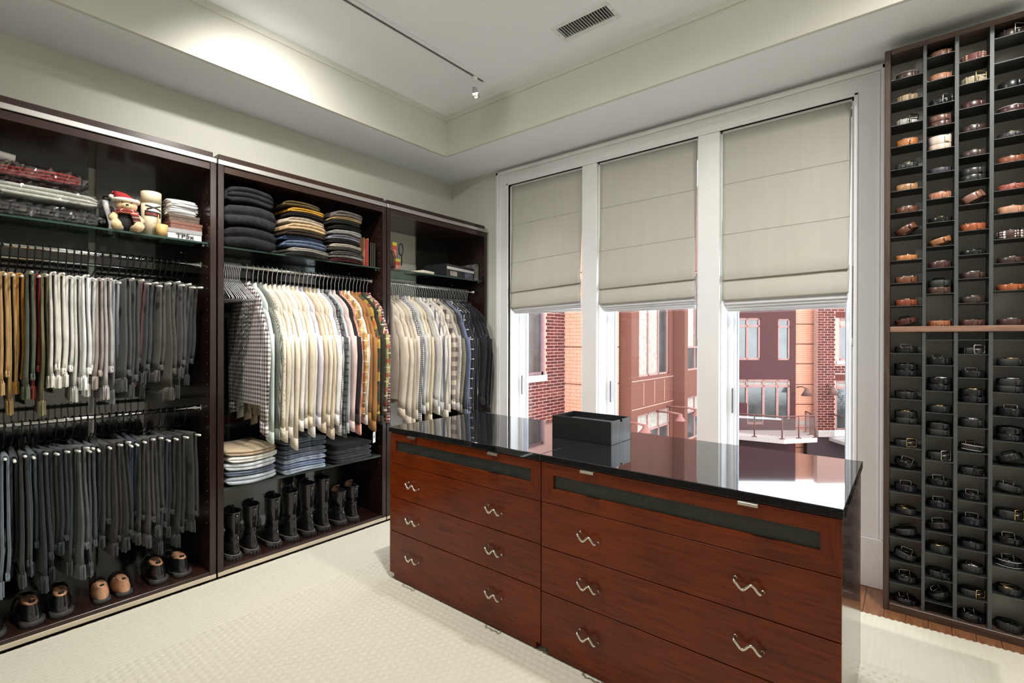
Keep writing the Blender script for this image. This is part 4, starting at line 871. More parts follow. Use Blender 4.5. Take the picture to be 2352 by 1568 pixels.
wp = MB().loft([[(-.01, yy, zz), (.006 + .01 * math.sin(zz * 30), yy - .006, zz), (.01 + .012 * math.sin(zz * 22 + 1), yy + .012, zz), (-.006, yy + .022, zz)] for zz, yy in ((0.001, 0), (.05, .006), (.10, -.004), (.15, -.016), (.185, -.02))])
tag(part('tissue_paper', wp, fabric('tissue_white', (.76, .74, .72)), None, (-3.43, .690, zs1)), 'crumpled white tissue standing beside the teddy bear', 'paper')
# ------------------------------------------------------------------ things on the corner wardrobe's glass shelf
cp = thing('shoe_bag', 'padded black bag with ribbed seams beside the red packet', 'bag', (-3.40, 2.50, zs1))
part('bag_body', MB().loft([[(x_ * s_, y_ * s_, zz) for x_, y_ in [(.11 * math.cos(a_), .045 * math.sin(a_)) for a_ in [2 * math.pi * j / 18 for j in range(18)]]] for zz, s_ in ((0, .9), (.03, 1.02), (.10, 1.0), (.15, .85), (.175, .5))]), plain('bag_brown_black', (.025, .016, .013), .6), cp)
for k in range(3): part('seam', MB().tube([(x_ * 1.0, -.02 + .02 * k, zz) for x_, zz in ((.107, .01), (.112, .06), (.105, .12), (.085, .16))], .004, 6), plain('seam_brown', (.06, .03, .022), .6), cp)
bx = sbox('black_box', 2.52, -3.58, zs1, .14, .17, .235, dk, 'black box with white lettering at the back of the shelf')
text('lettering', 'que', .06, RUBBER, bx, (.0735, .02, .18), (R(90), 0, R(90)), bold=True)
def packet(y, z0, h, w, lab):
    t = thing('blister_packet', lab, 'packet', (-3.36, y, z0), R(6), 'red and yellow packets')
    part('card', MB().box(-.004, .004, -w / 2, w / 2, 0, h, .001), plain('packet_red', (.55, .08, .05), .4, var=.1), t)
    part('header', MB().box(.0042, .005, -w / 2, w / 2, h * .78, h), plain('packet_yellow', (.62, .56, .06), .4), t)
    part('label_panel', MB().box(.0042, .005, -w / 2 + .006, w / 2 - .006, h * .12, h * .5), plain('packet_pink', (.66, .28, .22), .4), t)
packet(2.590, zs1 + .0005, .105, .075, 'red packet with yellow header standing on the glass shelf')
packet(2.565, zs1 + .115, .125, .05, 'narrow red and yellow packet above the wider one')
cb = MB().tube([(-.0, .022 * math.cos(a_), .075 + .05 * math.sin(a_)) for a_ in [2 * math.pi * j / 20 for j in range(20)]], .005, 8, closed=True).tube([(0, 0, .027), (.004, .006, .012), (0, .004, -.06)], .005, 8)
tag(part('coiled_cable', cb, BLACKM, None, (-3.36, 2.635, zs1 + .115)), 'black coiled cable looped beside the red packets', 'cable')
tag(part('white_board', MB().box(-.10, .13, -.075, .075, 0, .022, .002), plain('foam_white', (.68, .62, .52), .6), None, (-3.38, 2.83, zs1 + .0005), (0, 0, R(10))), 'flat cream box lying on the glass shelf', 'box')
el = thing('electronics_box', 'black printed carton with a white stripe at the shelf end', 'box', (-3.42, 3.255, zs1 + .0005), R(8))
part('carton', MB().box(-.14, .14, -.21, .21, 0, .115, .002), plain('carton_black', (.018, .018, .02), .4), el)
part('white_stripe', MB().box(.1402, .141, -.21, .21, .068, .092), plain('carton_white', (.55, .54, .53), .5), el)
part('picture_print', MB().box(.1402, .141, .06, .19, .008, .060), plain('carton_photo', (.10, .10, .14), .4, var=.8, vscale=26), el); part('picture_print', MB().box(.1402, .141, -.16, -.06, .012, .055), plain('carton_grey', (.30, .28, .26), .5, var=.5, vscale=20), el)
tag(part('book_block', MB().box(-.10, .10, -.022, .022, 0, .165, .002), plain('grey_marbled', (.16, .16, .15), .5, var=.7, vscale=30), None, (-3.40, 3.515, zs1 + .0005)), 'grey marbled file box upright against the wardrobe end', 'file box')

pt = at(863, 1003, 0, -3.12)
tg = thing('price_tag', 'white barcode tag hanging below the plaid shirts', 'tag', (-3.12, min(pt.y, 2.2), pt.z), R(30))
part('card', MB().box(-.0004, .0004, -.02, .02, -.04, .04), RUBBER, tg); part('string', MB().tube([(0, 0, .04), (0, 0, .13)], .0008, 4), RUBBER, tg)
oB = part('barcode', MB().box(.0005, .0008, -.010, -.007, -.006, .012).box(.0005, .0008, -.004, -.002, -.006, .012).box(.0005, .0008, .0, .004, -.006, .012).box(.0005, .0008, .006, .008, -.006, .012), PRB, tg); oB['kind'] = 'stuff'
# ================================================================== drawer island
CH = wood('cherry_veneer', (.062, .009, .0012), (.20, .032, .0035), (1.0, 8, 13), .26, .05, .38, spec=.25)
CHD = wood('cherry_veneer_vertical', (.06, .009, .0012), (.18, .029, .0035), (13, 9, 1.0), .26, .05, .38, spec=.25)
END = wood('wenge_end_panel', (.02, .012, .009), (.085, .055, .042), (16, 16, .7), .2, .5)
FROST = NT('frosted_drawer_glass'); FROST.set(Roughness=.2); FROST.p.inputs['Base Color'].default_value = (.78, .82, .77, 1); FROST.p.inputs['Transmission Weight'].default_value = .94; FROST.p.inputs['IOR'].default_value = 1.2; FROST = FROST.m
def granite():
    t = NT('black_granite'); v = t.noise(420, 3, .7); v2 = t.noise(160, 2)
    f = t.math('MULTIPLY', t.math('GREATER_THAN', v, .62), v2); t.col(t.mix(f, (.008, .008, .009), (.16, .16, .17))); t.set(Roughness=.035); t.p.inputs['Specular IOR Level'].default_value = .75
    w_ = t.noise(3.0, 1); t.bump(w_, .05, .004); return t.m
GR = granite()
YA, YBK = 1.829, 2.608
def wave_handle_mesh():
    n = 22; L = .088; pts = [(-L / 2, 0, .012), (-L / 2, -.010, .012), (-L / 2, -.024, .0118)]
    for k in range(1, n): s_ = k / n; pts.append((-L / 2 + L * s_, -.030, .0115 * math.cos(3 * math.pi * s_)))
    pts += [(L / 2, -.024, -.0118), (L / 2, -.010, -.012), (L / 2, 0, -.012)]
    return fixn(MB().tube(pts, .0049, 10).mesh('handle'))
WAVE = wave_handle_mesh(); ROSE = fixn(MB().tube([(-.044, 0, .012), (-.044, -.002, .012)], .006, 10).tube([(.044, 0, -.012), (.044, -.002, -.012)], .006, 10).mesh('handle_foot'))
PULL = fixn(MB().box(-.032, .032, -.024, .002, -.0015, .0015, .0007).box(-.032, .032, -.0245, -.0215, -.010, .0015, .0007).mesh('pull'))
def island(x0, x1, zd, hx, lab, pane, endpanel):
    t = thing('drawer_chest', lab, 'drawer chest', ((x0 + x1) / 2, YA, 0)); W = x1 - x0; h = W / 2; B = YBK - YA
    part('back_panel', MB().box(-h + .002, h - .002, B - .02, B, .05, .896), CH, t)
    for s_ in (0, 1):
        a = -h + .002 if s_ == 0 else h - .022
        part('side_panel', MB().box(a, a + .020, .0205, B - .02, .05, .896, .001), END if (s_ == 1 and endpanel) else CHD, t)
    part('inner_shelf', MB().box(-h + .022, h - .022, .0205, B - .02, zd[0] - .012, zd[0] - .002), CH, t)
    part('top_rail', MB().box(-h + .022, h - .022, .0205, B - .02, .884, .896), CH, t)
    part('carcass_block', MB().box(-h + .022, h - .022, .0215, B - .02, .05, zd[0] - .013), BLACKM, t)
    part('plinth', MB().box(-h + .035, h - .03, .006, B - .04, .021, .05), CH, t)
    g_ = .0016
    zt = [.895] + zd
    for k in range(4):
        za, zb_ = zt[k + 1] + g_, zt[k] - g_
        if k == 0:
            p0, p1, q0, q1 = pane; d = MB()
            xa, xb = -h + .001, h - .001; f0, f1 = 0, .02
            # mitred frame: four boards
            def board(a, b_, c_, e): d.loft([[(p[0], f0, p[1]) for p in (a, b_, c_, e)], [(p[0], f1, p[1]) for p in (a, b_, c_, e)]], smooth=False)
            dr = bpy.data.objects.new('glass_drawer', None); COL.objects.link(dr); dr.parent = t
            P_ = (p0 - t.location.x, p1 - t.location.x)
            for poly, nm in ((((xa, zb_), (xb, zb_), (P_[1], q1), (P_[0], q1)), 'frame_rail'), (((xa, za), (xb, za), (P_[1], q0), (P_[0], q0)), 'frame_rail'), (((xa, za), (xa, zb_), (P_[0], q1), (P_[0], q0)), 'frame_stile'), (((xb, za), (xb, zb_), (P_[1], q1), (P_[1], q0)), 'frame_stile')):
                d = MB(); board(*poly); part(nm, d, CH if nm == 'frame_rail' else CHD, dr)
            part('pane', MB().box(P_[0] - .004, P_[1] + .004, .011, .015, q0 - .004, q1 + .004), FROST, dr)
            for x_ in hx: part('pull', PULL, NICKEL, dr, (x_ - t.location.x, 0, .8945))
        else:
            d = part('drawer', MB().box(-h + .001, h - .001, 0, .02, za, zb_, .0012), CH, t)
            for x_ in hx:
                hd_ = part('handle', WAVE, NICKEL, d, (x_ - t.location.x, 0, (za + zb_) / 2 - (.0 if k < 3 else -.012)))
                part('handle_foot', ROSE, NICKEL, d, (x_ - t.location.x, 0, (za + zb_) / 2 - (.0 if k < 3 else -.012)))
    return t
island(-2.435, -1.3135, [.710, .511, .307, .052], (-2.213, -1.593), 'cherry drawer chest of the island on the wardrobe side', (-2.379, -1.371, .788, .851), False)
island(-1.3105, -.160, [.711, .506, .300, .046], (-1.060, -.428), 'cherry drawer chest of the island with dark end panel', (-1.244, -.219, .780, .842), True)
for a, b, lab in ((-2.441, -1.3128, 'polished black granite slab over the wardrobe-side drawer chest'), (-1.3112, -.155, 'polished black granite slab over the chest with dark end panel')):
    tag(part('countertop', MB().box(a, b, YA - .005, YBK + .004, .8972, .928, .0025), GR), lab, 'countertop', 'granite slabs of the island')
# rolled garments seen dimly through the frosted drawer glass
for k, (x, c_) in enumerate(((-2.24, (.70, .68, .62)), (-2.10, (.55, .55, .50)), (-1.93, (.62, .60, .55)), (-1.78, (.66, .65, .60)), (-1.62, (.60, .60, .58)), (-1.50, (.16, .30, .38)), (-1.06, (.30, .28, .25)), (-.92, (.48, .45, .38)), (-.80, (.42, .40, .33)), (-.62, (.10, .10, .10)))):
    m_ = MB().tube([(-.05, 0, .045), (-.046, 0, .045), (.046, 0, .045), (.05, 0, .045)], [.03, .044, .044, .03], 14)
    tag(part('rolled_garment', m_, fabric('rolled%d' % k, c_), None, (x, 1.90 + .01 * (k % 3), .7106)), 'rolled garment seen dimly behind frosted glass, %s from the wardrobe side' % ordw(k + 1), 'clothes', 'rolled clothes in the glass drawers')
# black desk box
pa, pb, pc_ = at(1267, 1003, 2, .928), at(1405, 1024, 2, .928), at(1451, 1008, 2, .928)
ang = math.atan2(pb.y - pa.y, pb.x - pa.x) * .75; wd_ = (pb - pa).length * .98; dp = (pc_ - pb).length * .98
ctr = (pa + pb) / 2 + Vector((-math.sin(ang), math.cos(ang), 0)) * dp / 2
BLT = plain('black_leatherette', (.012, .012, .013), .35, var=.25, bump=.3, bscale=300, bd=.0008)
bx = thing('desk_box', 'black leather desk box with an open tray top on the granite', 'box', (ctr.x, ctr.y, .9285), ang)
hw, hd_, H_ = wd_ / 2, dp / 2, .118
part('body', MB().box(-hw + .0062, hw - .0062, -hd_ + .0062, hd_ - .0062, 0, .080), BLT, bx)
r_ = MB(); th = .006
r_.box(-hw, hw, -hd_, -hd_ + th, .0, H_, .001).box(-hw, hw, hd_ - th, hd_, .0, H_, .001).box(-hw, -hw + th, -hd_ + th, hd_ - th, .0, H_, .001)
r_.box(hw - th, hw, -hd_ + th, -.012, .0, H_, .001).box(hw - th, hw, .012, hd_ - th, .0, H_, .001).box(hw - th, hw, -.012, .012, .0, H_ - .014)
part('tray_rim', r_, BLT, bx); part('tray_lining', MB().box(-hw + th, hw - th, -hd_ + th, hd_ - th, .0805, .086), plain('grey_felt', (.05, .05, .06), .9, bump=.3, bscale=500), bx)
part('front_groove', MB().box(-hw + .006, -hw + .09, -hd_ - .0006, -hd_ + .001, .012, .015), BLT, bx)

# ================================================================== belt rack
RKW = wood('rack_walnut', (.022, .013, .010), (.085, .052, .038), (16, 16, 1.2), .45)
RKH = wood('rack_walnut_horizontal', (.03, .018, .013), (.11, .066, .047), (1.2, 16, 16), .45)
GREY = plain('charcoal_divider', (.055, .06, .06), .45, var=.15)
BKG = plain('grey_back_board', (.62, .61, .59), .7, var=.05)
SHB = plain('black_shelf_sheet', (.012, .014, .013), .4, var=.2)
YR, RD = 3.329, .155
rk = thing('belt_rack', 'tall walnut cubby rack filled with coiled belts beside the window', 'belt rack', (0, YR, 0))
RX0, RX1 = -.108, .470; ft = .026
part('side_frame', MB().box(RX0, RX0 + ft, 0, RD, 0, 3.018, .003), RKW, rk); part('side_frame', MB().box(RX1 - ft, RX1, 0, RD, 0, 3.018, .003), RKW, rk)
part('top_frame', MB().box(RX0 + ft, RX1 - ft, 0, RD, 2.990, 3.018, .003), RKH, rk); part('bottom_frame', MB().box(RX0 + ft, RX1 - ft, 0, RD, .0, .040, .003), RKH, rk)
part('middle_rail', MB().box(RX0 + ft, RX1 - ft, -.002, RD - .01, 1.498, 1.528, .003), wood('rail_oak', (.14, .075, .05), (.30, .17, .12), (1.2, 16, 16), .45), rk)
part('back_board', MB().box(RX0 + ft, RX1 - ft, RD - .012, RD - .002, .04, 2.99), BKG, rk)
DV = [(.052, .066), (.175, .190), (.302, .317)]
for (a, b) in DV:
    part('divider', MB().box(a, b, .004, RD - .012, .040, 1.498), GREY, rk); part('divider', MB().box(a, b, .004, RD - .012, 1.528, 2.99), GREY, rk)
CC = [(RX0 + ft, .052), (.066, .175), (.190, .302), (.317, RX1 - ft)]; cpx = [2050, 2122, 2196, 2278]
UPS = [[185, 237, 290, 339, 391, 440, 491, 545, 599, 651, 703], [136, 190, 246, 295, 348, 401, 460, 513, 568, 617, 675], [146, 198, 253, 307, 364, 419, 473, 532, 587, 641, 697], [91, 148, 209, 263, 321, 378, 440, 493, 551, 606, 668]]
LOS = [[811, 864, 916, 973, 1026, 1077, 1130, 1181, 1234, 1289, 1339], [780, 838, 897, 947, 1000, 1056, 1115, 1166, 1219, 1269, 1326, 1380], [780, 813, 867, 924, 980, 1037, 1090, 1148, 1206, 1259, 1314, 1369], [780, 840, 901, 955, 1012, 1069, 1133, 1191, 1249, 1301, 1364]]
def shz(c, y, lower): return at(cpx[c] + (10 if lower else 0), y, 1, YR).z
def coil(h, turns, R0, seed, tail=0.):
    rnd = random.Random(seed); n = int(26 * turns); rings = []; th = .0016
    for k in range(n + 1):
        s_ = k / n; a = -1.2 + 2 * math.pi * turns * s_; r = R0 - .0058 * turns * s_ + .0012 * math.sin(a * 2 + seed) - (.004 * math.sin(a * .7 + seed) if s_ > .4 else 0)
        if s_ < .06: r += tail * (1 - s_ / .06)
        hh = h * (1 if 0.02 < s_ < .98 else .75); c_, q_ = math.cos(a), math.sin(a); sq = .93
        rings.append([((r + e) * c_, (r + e) * q_ * sq, zz) for e, zz in ((th, .0015 + (h - hh) / 2), (th, h - .0015 - (h - hh) / 2), (th * .4, h - (h - hh) / 2), (-th * .4, h - (h - hh) / 2), (-th, h - .0015 - (h - hh) / 2), (-th, .0015 + (h - hh) / 2), (-th * .4, (h - hh) / 2), (th * .4, (h - hh) / 2))])
    return fixn(MB().loft(rings).mesh('strap'))
COILS = {}
def get_coil(h, seed):
    k = (round(h, 3), seed % 4)
    if k not in COILS: COILS[k] = coil(h, (2.4, 2.8, 3.1, 2.6)[seed % 4], .0490, seed % 4, (.0, .002, 0, .003)[seed % 4])
    return COILS[k]
def buckle_mesh(h):
    w_, hh = .021, h / 2 + .005; pts = [(-w_, 0, -hh), (w_, 0, -hh), (w_ + .003, 0, -hh + .004), (w_ + .003, 0, hh - .004), (w_, 0, hh), (-w_, 0, hh), (-w_ - .003, 0, hh - .004), (-w_ - .003, 0, -hh + .004)]
    return fixn(MB().tube(pts, .0024, 6, closed=True).tube([(-w_, 0, 0), (w_ + .003, -.003, 0)], .0018, 6).mesh('buckle'))
BUCK = {}
def leather(name, c, rough=.32, kind=None, c2=None):
    k = 'leather_' + name
    if k in MATS: return MATS[k]
    t = NT(k); v = t.noise(24, 4); base = t.ramp(v, [(.3, tuple(x * .72 for x in c)), (.7, tuple(min(1, x * 1.2) for x in c))])
    if kind in ('croc', 'tooled', 'studs', 'woven', 'diamond', 'zig'):
        q = t.n.new('ShaderNodeTexVoronoi'); q.inputs['Scale'].default_value = {'croc': 130, 'tooled': 95, 'studs': 110, 'woven': 260, 'diamond': 85, 'zig': 75}[kind]
        if kind in ('studs', 'diamond', 'woven'): q.inputs['Randomness'].default_value = .12 if kind != 'woven' else .0
        t.l.new(t.co(), q.inputs['Vector'])
        if kind == 'croc': q.feature = 'DISTANCE_TO_EDGE'; base = t.mix(t.math('LESS_THAN', q.outputs['Distance'], .06), base, c2)
        else: base = t.mix(t.math('LESS_THAN', q.outputs['Distance'], {'tooled': .28, 'studs': .26, 'woven': .42, 'diamond': .42, 'zig': .35}[kind]), base, c2)
        t.bump(q.outputs['Distance'], .5, .002)
    elif kind == 'hstripe':
        o = t.xyz(); base = t.mix(t.math('LESS_THAN', t.math('FRACT', t.math('MULTIPLY', o[2], 170.)), .25), base, c2)
    t.col(base); t.set(Roughness=rough); MATS[k] = t.m; return t.m
BSIL = plain('buckle_silver', (.7, .7, .68), .18, 1.); BBRS = plain('buckle_brass', (.55, .40, .2), .25, 1.); BBLK = plain('buckle_black', (.04, .04, .04), .2, 1.)
STW = plain('white_stitch', (.78, .76, .70), .7)
colw = ('nearest casing', 'second from casing', 'third from casing', 'farthest from casing')
def stitch(o, h, rad=.0512):
    mb = MB()
    for zz in (h * .12, h * .88):
        for k in range(26):
            a = -2.75 + k * 2.3 / 25; c_, q_ = math.cos(a), math.sin(a); tx, ty = -q_, c_
            p = Vector((rad * c_, rad * q_ * .93, zz)); d = Vector((tx, ty, 0)) * .0026
            mb.tube([p - d, p + d], .0008, 4)
    s_ = part('stitching', mb, STW, o); s_['kind'] = 'stuff'
def belt(c, z, row, upper, mat, desc, h=.034, tilt=0., yaw=0., buck='up', bm=None, seed=0, st=False, dz=0., stacked='', sc=1.0):
    a, b = CC[c]; cx = (a + b) / 2; hw_ = (b - a) / 2; sc = min(sc, (hw_ - .0005) / .0545)
    where = '%s row below %s, column %s' % (ordw(row), 'rack top' if upper else 'middle rail', colw[c])
    t = thing('belt', '%s%s belt, %s' % (desc, stacked, where), 'belt', (cx + h / 2 * math.sin(tilt), YR + .062, z + dz + .0009 + (abs(math.sin(tilt)) * .0535)), yaw, 'coiled belts in the rack')
    t.rotation_euler = (0, -tilt, yaw * (.25 if buck == 'front' else 1)); t.scale = (sc, sc, 1)
    s_ = part('strap', get_coil(h, seed), mat, t)
    bk_ = round(h, 3)
    if bk_ not in BUCK: BUCK[bk_] = buckle_mesh(h)
    m_ = bm or (BSIL, BBRS, BBLK)[seed % 3]
    if buck == 'up': part('buckle', BUCK[bk_], m_, t, (.004, -.010, h + .0022), (R(90), 0, .4 + seed))
    elif buck == 'front': part('buckle', BUCK[bk_], m_, t, (.028, -.0395, h / 2 + .0082), (0, 0, R(38)))
    elif buck == 'flat': part('buckle', BUCK[bk_], m_, t, (.0, .0, .0032), (R(90), 0, R(20))).scale = (.72, .72, .72)
    elif buck == 'in': part('buckle', BUCK[bk_], m_, t, (.0, .012, h / 2 + .0095), (R(-18), 0, R(20)))
    aa = -.75 if buck != 'front' else -2.1
    kp = MB().box(-.0025, .0025, -.0012, .0012, 0, h + .001, .0005); part('keeper', kp, mat, t, (.0515 * math.cos(aa), .0515 * .93 * math.sin(aa), 0), (0, 0, aa + R(90)))
    if st: stitch(t, h)
    return t
LB = leather
brown, dbrown, tan_, cognac, blk = LB('brown', (.115, .045, .028)), LB('dark_brown', (.045, .026, .021)), LB('tan', (.36, .19, .09)), LB('cognac', (.30, .085, .035), .25), LB('black', (.012, .012, .013), .25)
redb = LB('red_brown', (.19, .048, .024)); burg = LB('burgundy', (.06, .025, .025), .28)
UB = [
 [(LB('stitched', (.07, .04, .032)), 'dark brown white-stitched', dict(st=True, buck='in', h=.04)), (LB('twotone', (.40, .30, .18), .5, 'woven', (.05, .045, .04)), 'tan and black woven', dict(h=.036)), (LB('snake', (.62, .60, .55), .4, 'croc', (.16, .15, .14)), 'white snakeskin', dict(h=.034, buck='front')), (LB('orangetool', (.42, .16, .05), .4, 'tooled', (.16, .05, .02)), 'orange tooled', dict(h=.040)), (LB('blkstud', (.02, .02, .02), .3, 'studs', (.30, .30, .30)), 'black studded', {}), (tan_, 'plain tan', dict(h=.036, bm=BBLK)), (brown, 'plain brown', {}), (brown, 'brown slanted', dict(tilt=.5, buck='in')), (LB('ginger', (.42, .17, .06)), 'ginger', dict(h=.028, bm=BSIL)), (LB('chestnut', (.15, .055, .025)), 'chestnut', {}), (redb, 'red brown', {}), (LB('mahog', (.06, .02, .015), .25), 'dark mahogany slanted', dict(tilt=.22, h=.03, buck='in'))],
 [(LB('browntool', (.20, .09, .05), .4, 'tooled', (.08, .03, .02)), 'brown tooled', dict(buck='in')), (LB('tantool', (.42, .20, .11), .4, 'tooled', (.22, .09, .05)), 'tan tooled', dict(buck='in', h=.037)), (blk, 'black silver-buckled', dict(buck='front', bm=BSIL)), 'DOUBLE_BROWN', 'DOUBLE_WHITE', (LB('purple', (.045, .035, .05), .5, 'hstripe', (.015, .012, .018)), 'purple striped', dict(h=.03)), (LB('eyelets', (.36, .15, .08), .4, 'studs', (.75, .70, .62)), 'tan eyelet', dict(h=.036)), (LB('gloss', (.014, .013, .013), .1), 'glossy black', dict(h=.028)), (LB('caram', (.28, .12, .05)), 'caramel slanted', dict(tilt=.28, h=.03, buck='in')), (burg, 'burgundy', dict(buck='up')), 'DOUBLE_BB', (LB('braid', (.30, .11, .05), .4, 'zig', (.15, .05, .02)), 'braided tan', dict(h=.028))],
 [(LB('aztec', (.16, .05, .05), .6, 'diamond', (.62, .45, .30)), 'colourful beaded', dict(h=.04, buck='in')), (LB('creamwv', (.58, .50, .36), .5, 'croc', (.25, .2, .14)), 'cream scaled', dict(h=.04, buck='front')), (burg, 'burgundy', dict(h=.036)), (dbrown, 'dark brown', {}), (LB('umber', (.055, .036, .030)), 'umber', {}), 'DOUBLE_DARK', (LB('holes', (.22, .11, .08)), 'brown punched slanted', dict(tilt=.46, h=.036, buck='in')), (cognac, 'cognac', dict(h=.037, buck='in')), (blk, 'thin black', dict(h=.025)), (dbrown, 'dark brown', {}), (LB('bark', (.04, .027, .022)), 'bark brown', {}), (LB('crocb', (.10, .045, .035), .3, 'croc', (.03, .012, .010)), 'brown crocodile', dict(h=.03))],
 [(LB('saddle', (.055, .04, .03)), 'dark saddle', dict(buck='front', bm=BSIL, h=.038)), None, (blk, 'plain black', dict(h=.040, buck='in')), (burg, 'burgundy stitched', dict(st=True, h=.034)), (LB('blktool', (.025, .022, .022), .35, 'tooled', (.12, .11, .11)), 'black tooled', dict(h=.03)), (LB('rust', (.22, .075, .04)), 'rust', dict(h=.034)), (LB('redcroc', (.40, .12, .08), .35, 'croc', (.10, .02, .015)), 'red crocodile', dict(h=.03)), (LB('nude', (.44, .23, .14), .4), 'pale tan punched', dict(h=.036)), (LB('diam', (.055, .022, .02), .4, 'diamond', (.76, .73, .68)), 'white diamond-studded', dict(h=.044)), (dbrown, 'dark brown', dict(h=.03)), (cognac, 'cognac', dict(h=.030)), (LB('oxide', (.05, .022, .02)), 'oxblood', dict(h=.03, buck='up', bm=BSIL))]]
sheetm = {}
def shelf(c, z, nm='shelf'):
    a, b = CC[c]
    part(nm, MB().box(a + .0006, b - .0006, .003, RD - .0125, z - .0022, z, .0004), SHB, rk); part('shelf_lip', MB().box(a + .0006, b - .0006, .0016, .0029, z - .0022, z + .0004), GREY, rk)
for c in range(4):
    zsu = [shz(c, y, False) for y in UPS[c]]
    for z in zsu: shelf(c, z)
    for k, spec in enumerate(UB[c]):
        z = (zsu + [1.528])[k]
        if spec is None: continue
        if isinstance(spec, str):
            (m1, d1, h1), (m2, d2, h2) = {'DOUBLE_BROWN': ((LB('walnutb', (.10, .05, .04)), 'walnut', .03), (LB('cocoa', (.15, .075, .055)), 'cocoa', .03)), 'DOUBLE_WHITE': ((LB('blush', (.66, .52, .42)), 'blush white', .032), (LB('whiterope', (.72, .64, .56), .5, 'hstripe', (.45, .36, .3)), 'white ribbed', .042)), 'DOUBLE_BB': ((LB('sable', (.075, .036, .028)), 'sable brown', .034), (LB('pebble', (.02, .022, .021), .5), 'pebbled black', .034)), 'DOUBLE_DARK': ((LB('greenblk', (.022, .026, .022)), 'green black', .034), (LB('stitchblk', (.03, .03, .026)), 'stitched dark', .032))}[spec]
            belt(c, z, k + 1, True, m1, d1, h=h1, buck='flat', seed=k, stacked=' lower'); belt(c, z, k + 1, True, m2, d2, h=h2, buck='in', seed=k + 1, dz=h1 + .0015, stacked=' upper', tilt=0.0)
        else:
            m_, d_, kw = spec; belt(c, z, k + 1, True, m_, d_, seed=k + c * 3, yaw=random.uniform(-.2, .2), **kw)
blks = [LB('jet', (.010, .010, .011), .2), LB('coal', (.016, .016, .017), .35), LB('pebblek', (.02, .02, .021), .5), LB('ink', (.013, .013, .017), .15), LB('matteblk', (.018, .018, .018), .6)]
nmz = ['jet black', 'coal black', 'pebbled black', 'glossy ink black', 'matt black']
for c in range(4):
    zsl = [shz(c, y, True) for y in LOS[c]]
    for z in zsl: shelf(c, z)
    cells = (zsl + [.040])
    for k, z in enumerate(cells):
        if c > 0 and k == 0 or (c == 1 and k == len(cells) - 1): continue
        up = cells[k - 1] if k else 1.498; room = up - z - .004
        q = (k * 3 + c * 2) % 5; dbl = (k < 5 and (k + c) % 2 == 1 and room > .085)
        tl = {(0, 5): -.28, (0, 8): .22, (0, 9): -.3, (1, 4): .42, (1, 8): .22, (1, 11): .4, (3, 5): .42, (3, 6): -.2, (2, 5): -.1}.get((c, k), 0.)
        h = (.034, .030, .038, .032)[(k + c) % 4]
        if tl: h = min(h, .03)
        if dbl:
            belt(c, z, k + 1, False, blks[q], nmz[q], h=.032, seed=k, buck='flat', stacked=' lower'); belt(c, z, k + 1, False, blks[(q + 2) % 5], nmz[(q + 2) % 5], h=.032, seed=k + 1, buck='in' if room < .1 else 'up', dz=.0335, stacked=' upper', st=(c == 3 and k == 1))
        else:
            belt(c, z, k + 1, False, blks[q], nmz[q] + (' slanted' if tl else ''), h=h, tilt=tl, seed=k + c, buck=('in', 'up', 'front', 'in', 'up')[q] if not tl and room > h + .02 else 'in', bm=BSIL if q in (0, 3) else None, st=(c, k) in ((2, 5), (1, 4), (3, 9), (3, 4)), yaw=random.uniform(-.5, .5))
BF = .60
def xplain(name, c, *a, **k):
    k.setdefault('spec', .06); return plain(name, tuple(x * BF for x in c[:3]), *a, **k)
# ================================================================== the street outside
def facade(name, label, loc, rz): return thing(name, label, 'building', loc, rz)
MORT = xplain('pink_mortar', (.52, .30, .25), .9)
BRK = [xplain('brick_red_%d' % k, c_, .85, var=.15, vscale=20) for k, c_ in enumerate(((.105, .026, .022), (.085, .022, .020), (.125, .033, .027), (.075, .022, .021)))]
TERR = xplain('terracotta_panel', (.16, .062, .045), .7, var=.04)
PLUM = xplain('plum_panel', (.08, .03, .031), .7, var=.05); ORNG = None
t_ = NT('orange_block'); q_ = t_.n.new('ShaderNodeTexBrick'); q_.inputs['Color1'].default_value = tuple(x * BF for x in (.66, .30, .20, 1)); q_.inputs['Color2'].default_value = tuple(x * BF for x in (.62, .28, .185, 1)); q_.inputs['Mortar'].default_value = tuple(x * BF for x in (.26, .11, .075, 1))
q_.inputs['Scale'].default_value = 1.; q_.inputs['Mortar Size'].default_value = .006; q_.inputs['Brick Width'].default_value = .5; q_.inputs['Row Height'].default_value = .115
sx_ = t_.n.new('ShaderNodeSeparateXYZ'); t_.l.new(t_.co(), sx_.inputs[0]); cx_ = t_.n.new('ShaderNodeCombineXYZ'); t_.l.new(sx_.outputs[0], cx_.inputs[0]); t_.l.new(sx_.outputs[2], cx_.inputs[1]); t_.l.new(cx_.outputs[0], q_.inputs['Vector'])
t_.col(q_.outputs[0]); t_.set(Roughness=.85); t_.p.inputs['Specular IOR Level'].default_value = .06; ORNG = t_.m
WFR = xplain('pink_window_frame', (.36, .20, .18), .5); STONE = xplain('pale_sill_stone', (.42, .36, .33), .7); XGL = xplain('dark_far_glass', (.05, .055, .055), .12, var=.5, vscale=1.2, spec=.8); CURT = xplain('far_curtain', (.34, .30, .26), .8, var=.2)
RAILM = xplain('brown_rail', (.14, .07, .06), .4)
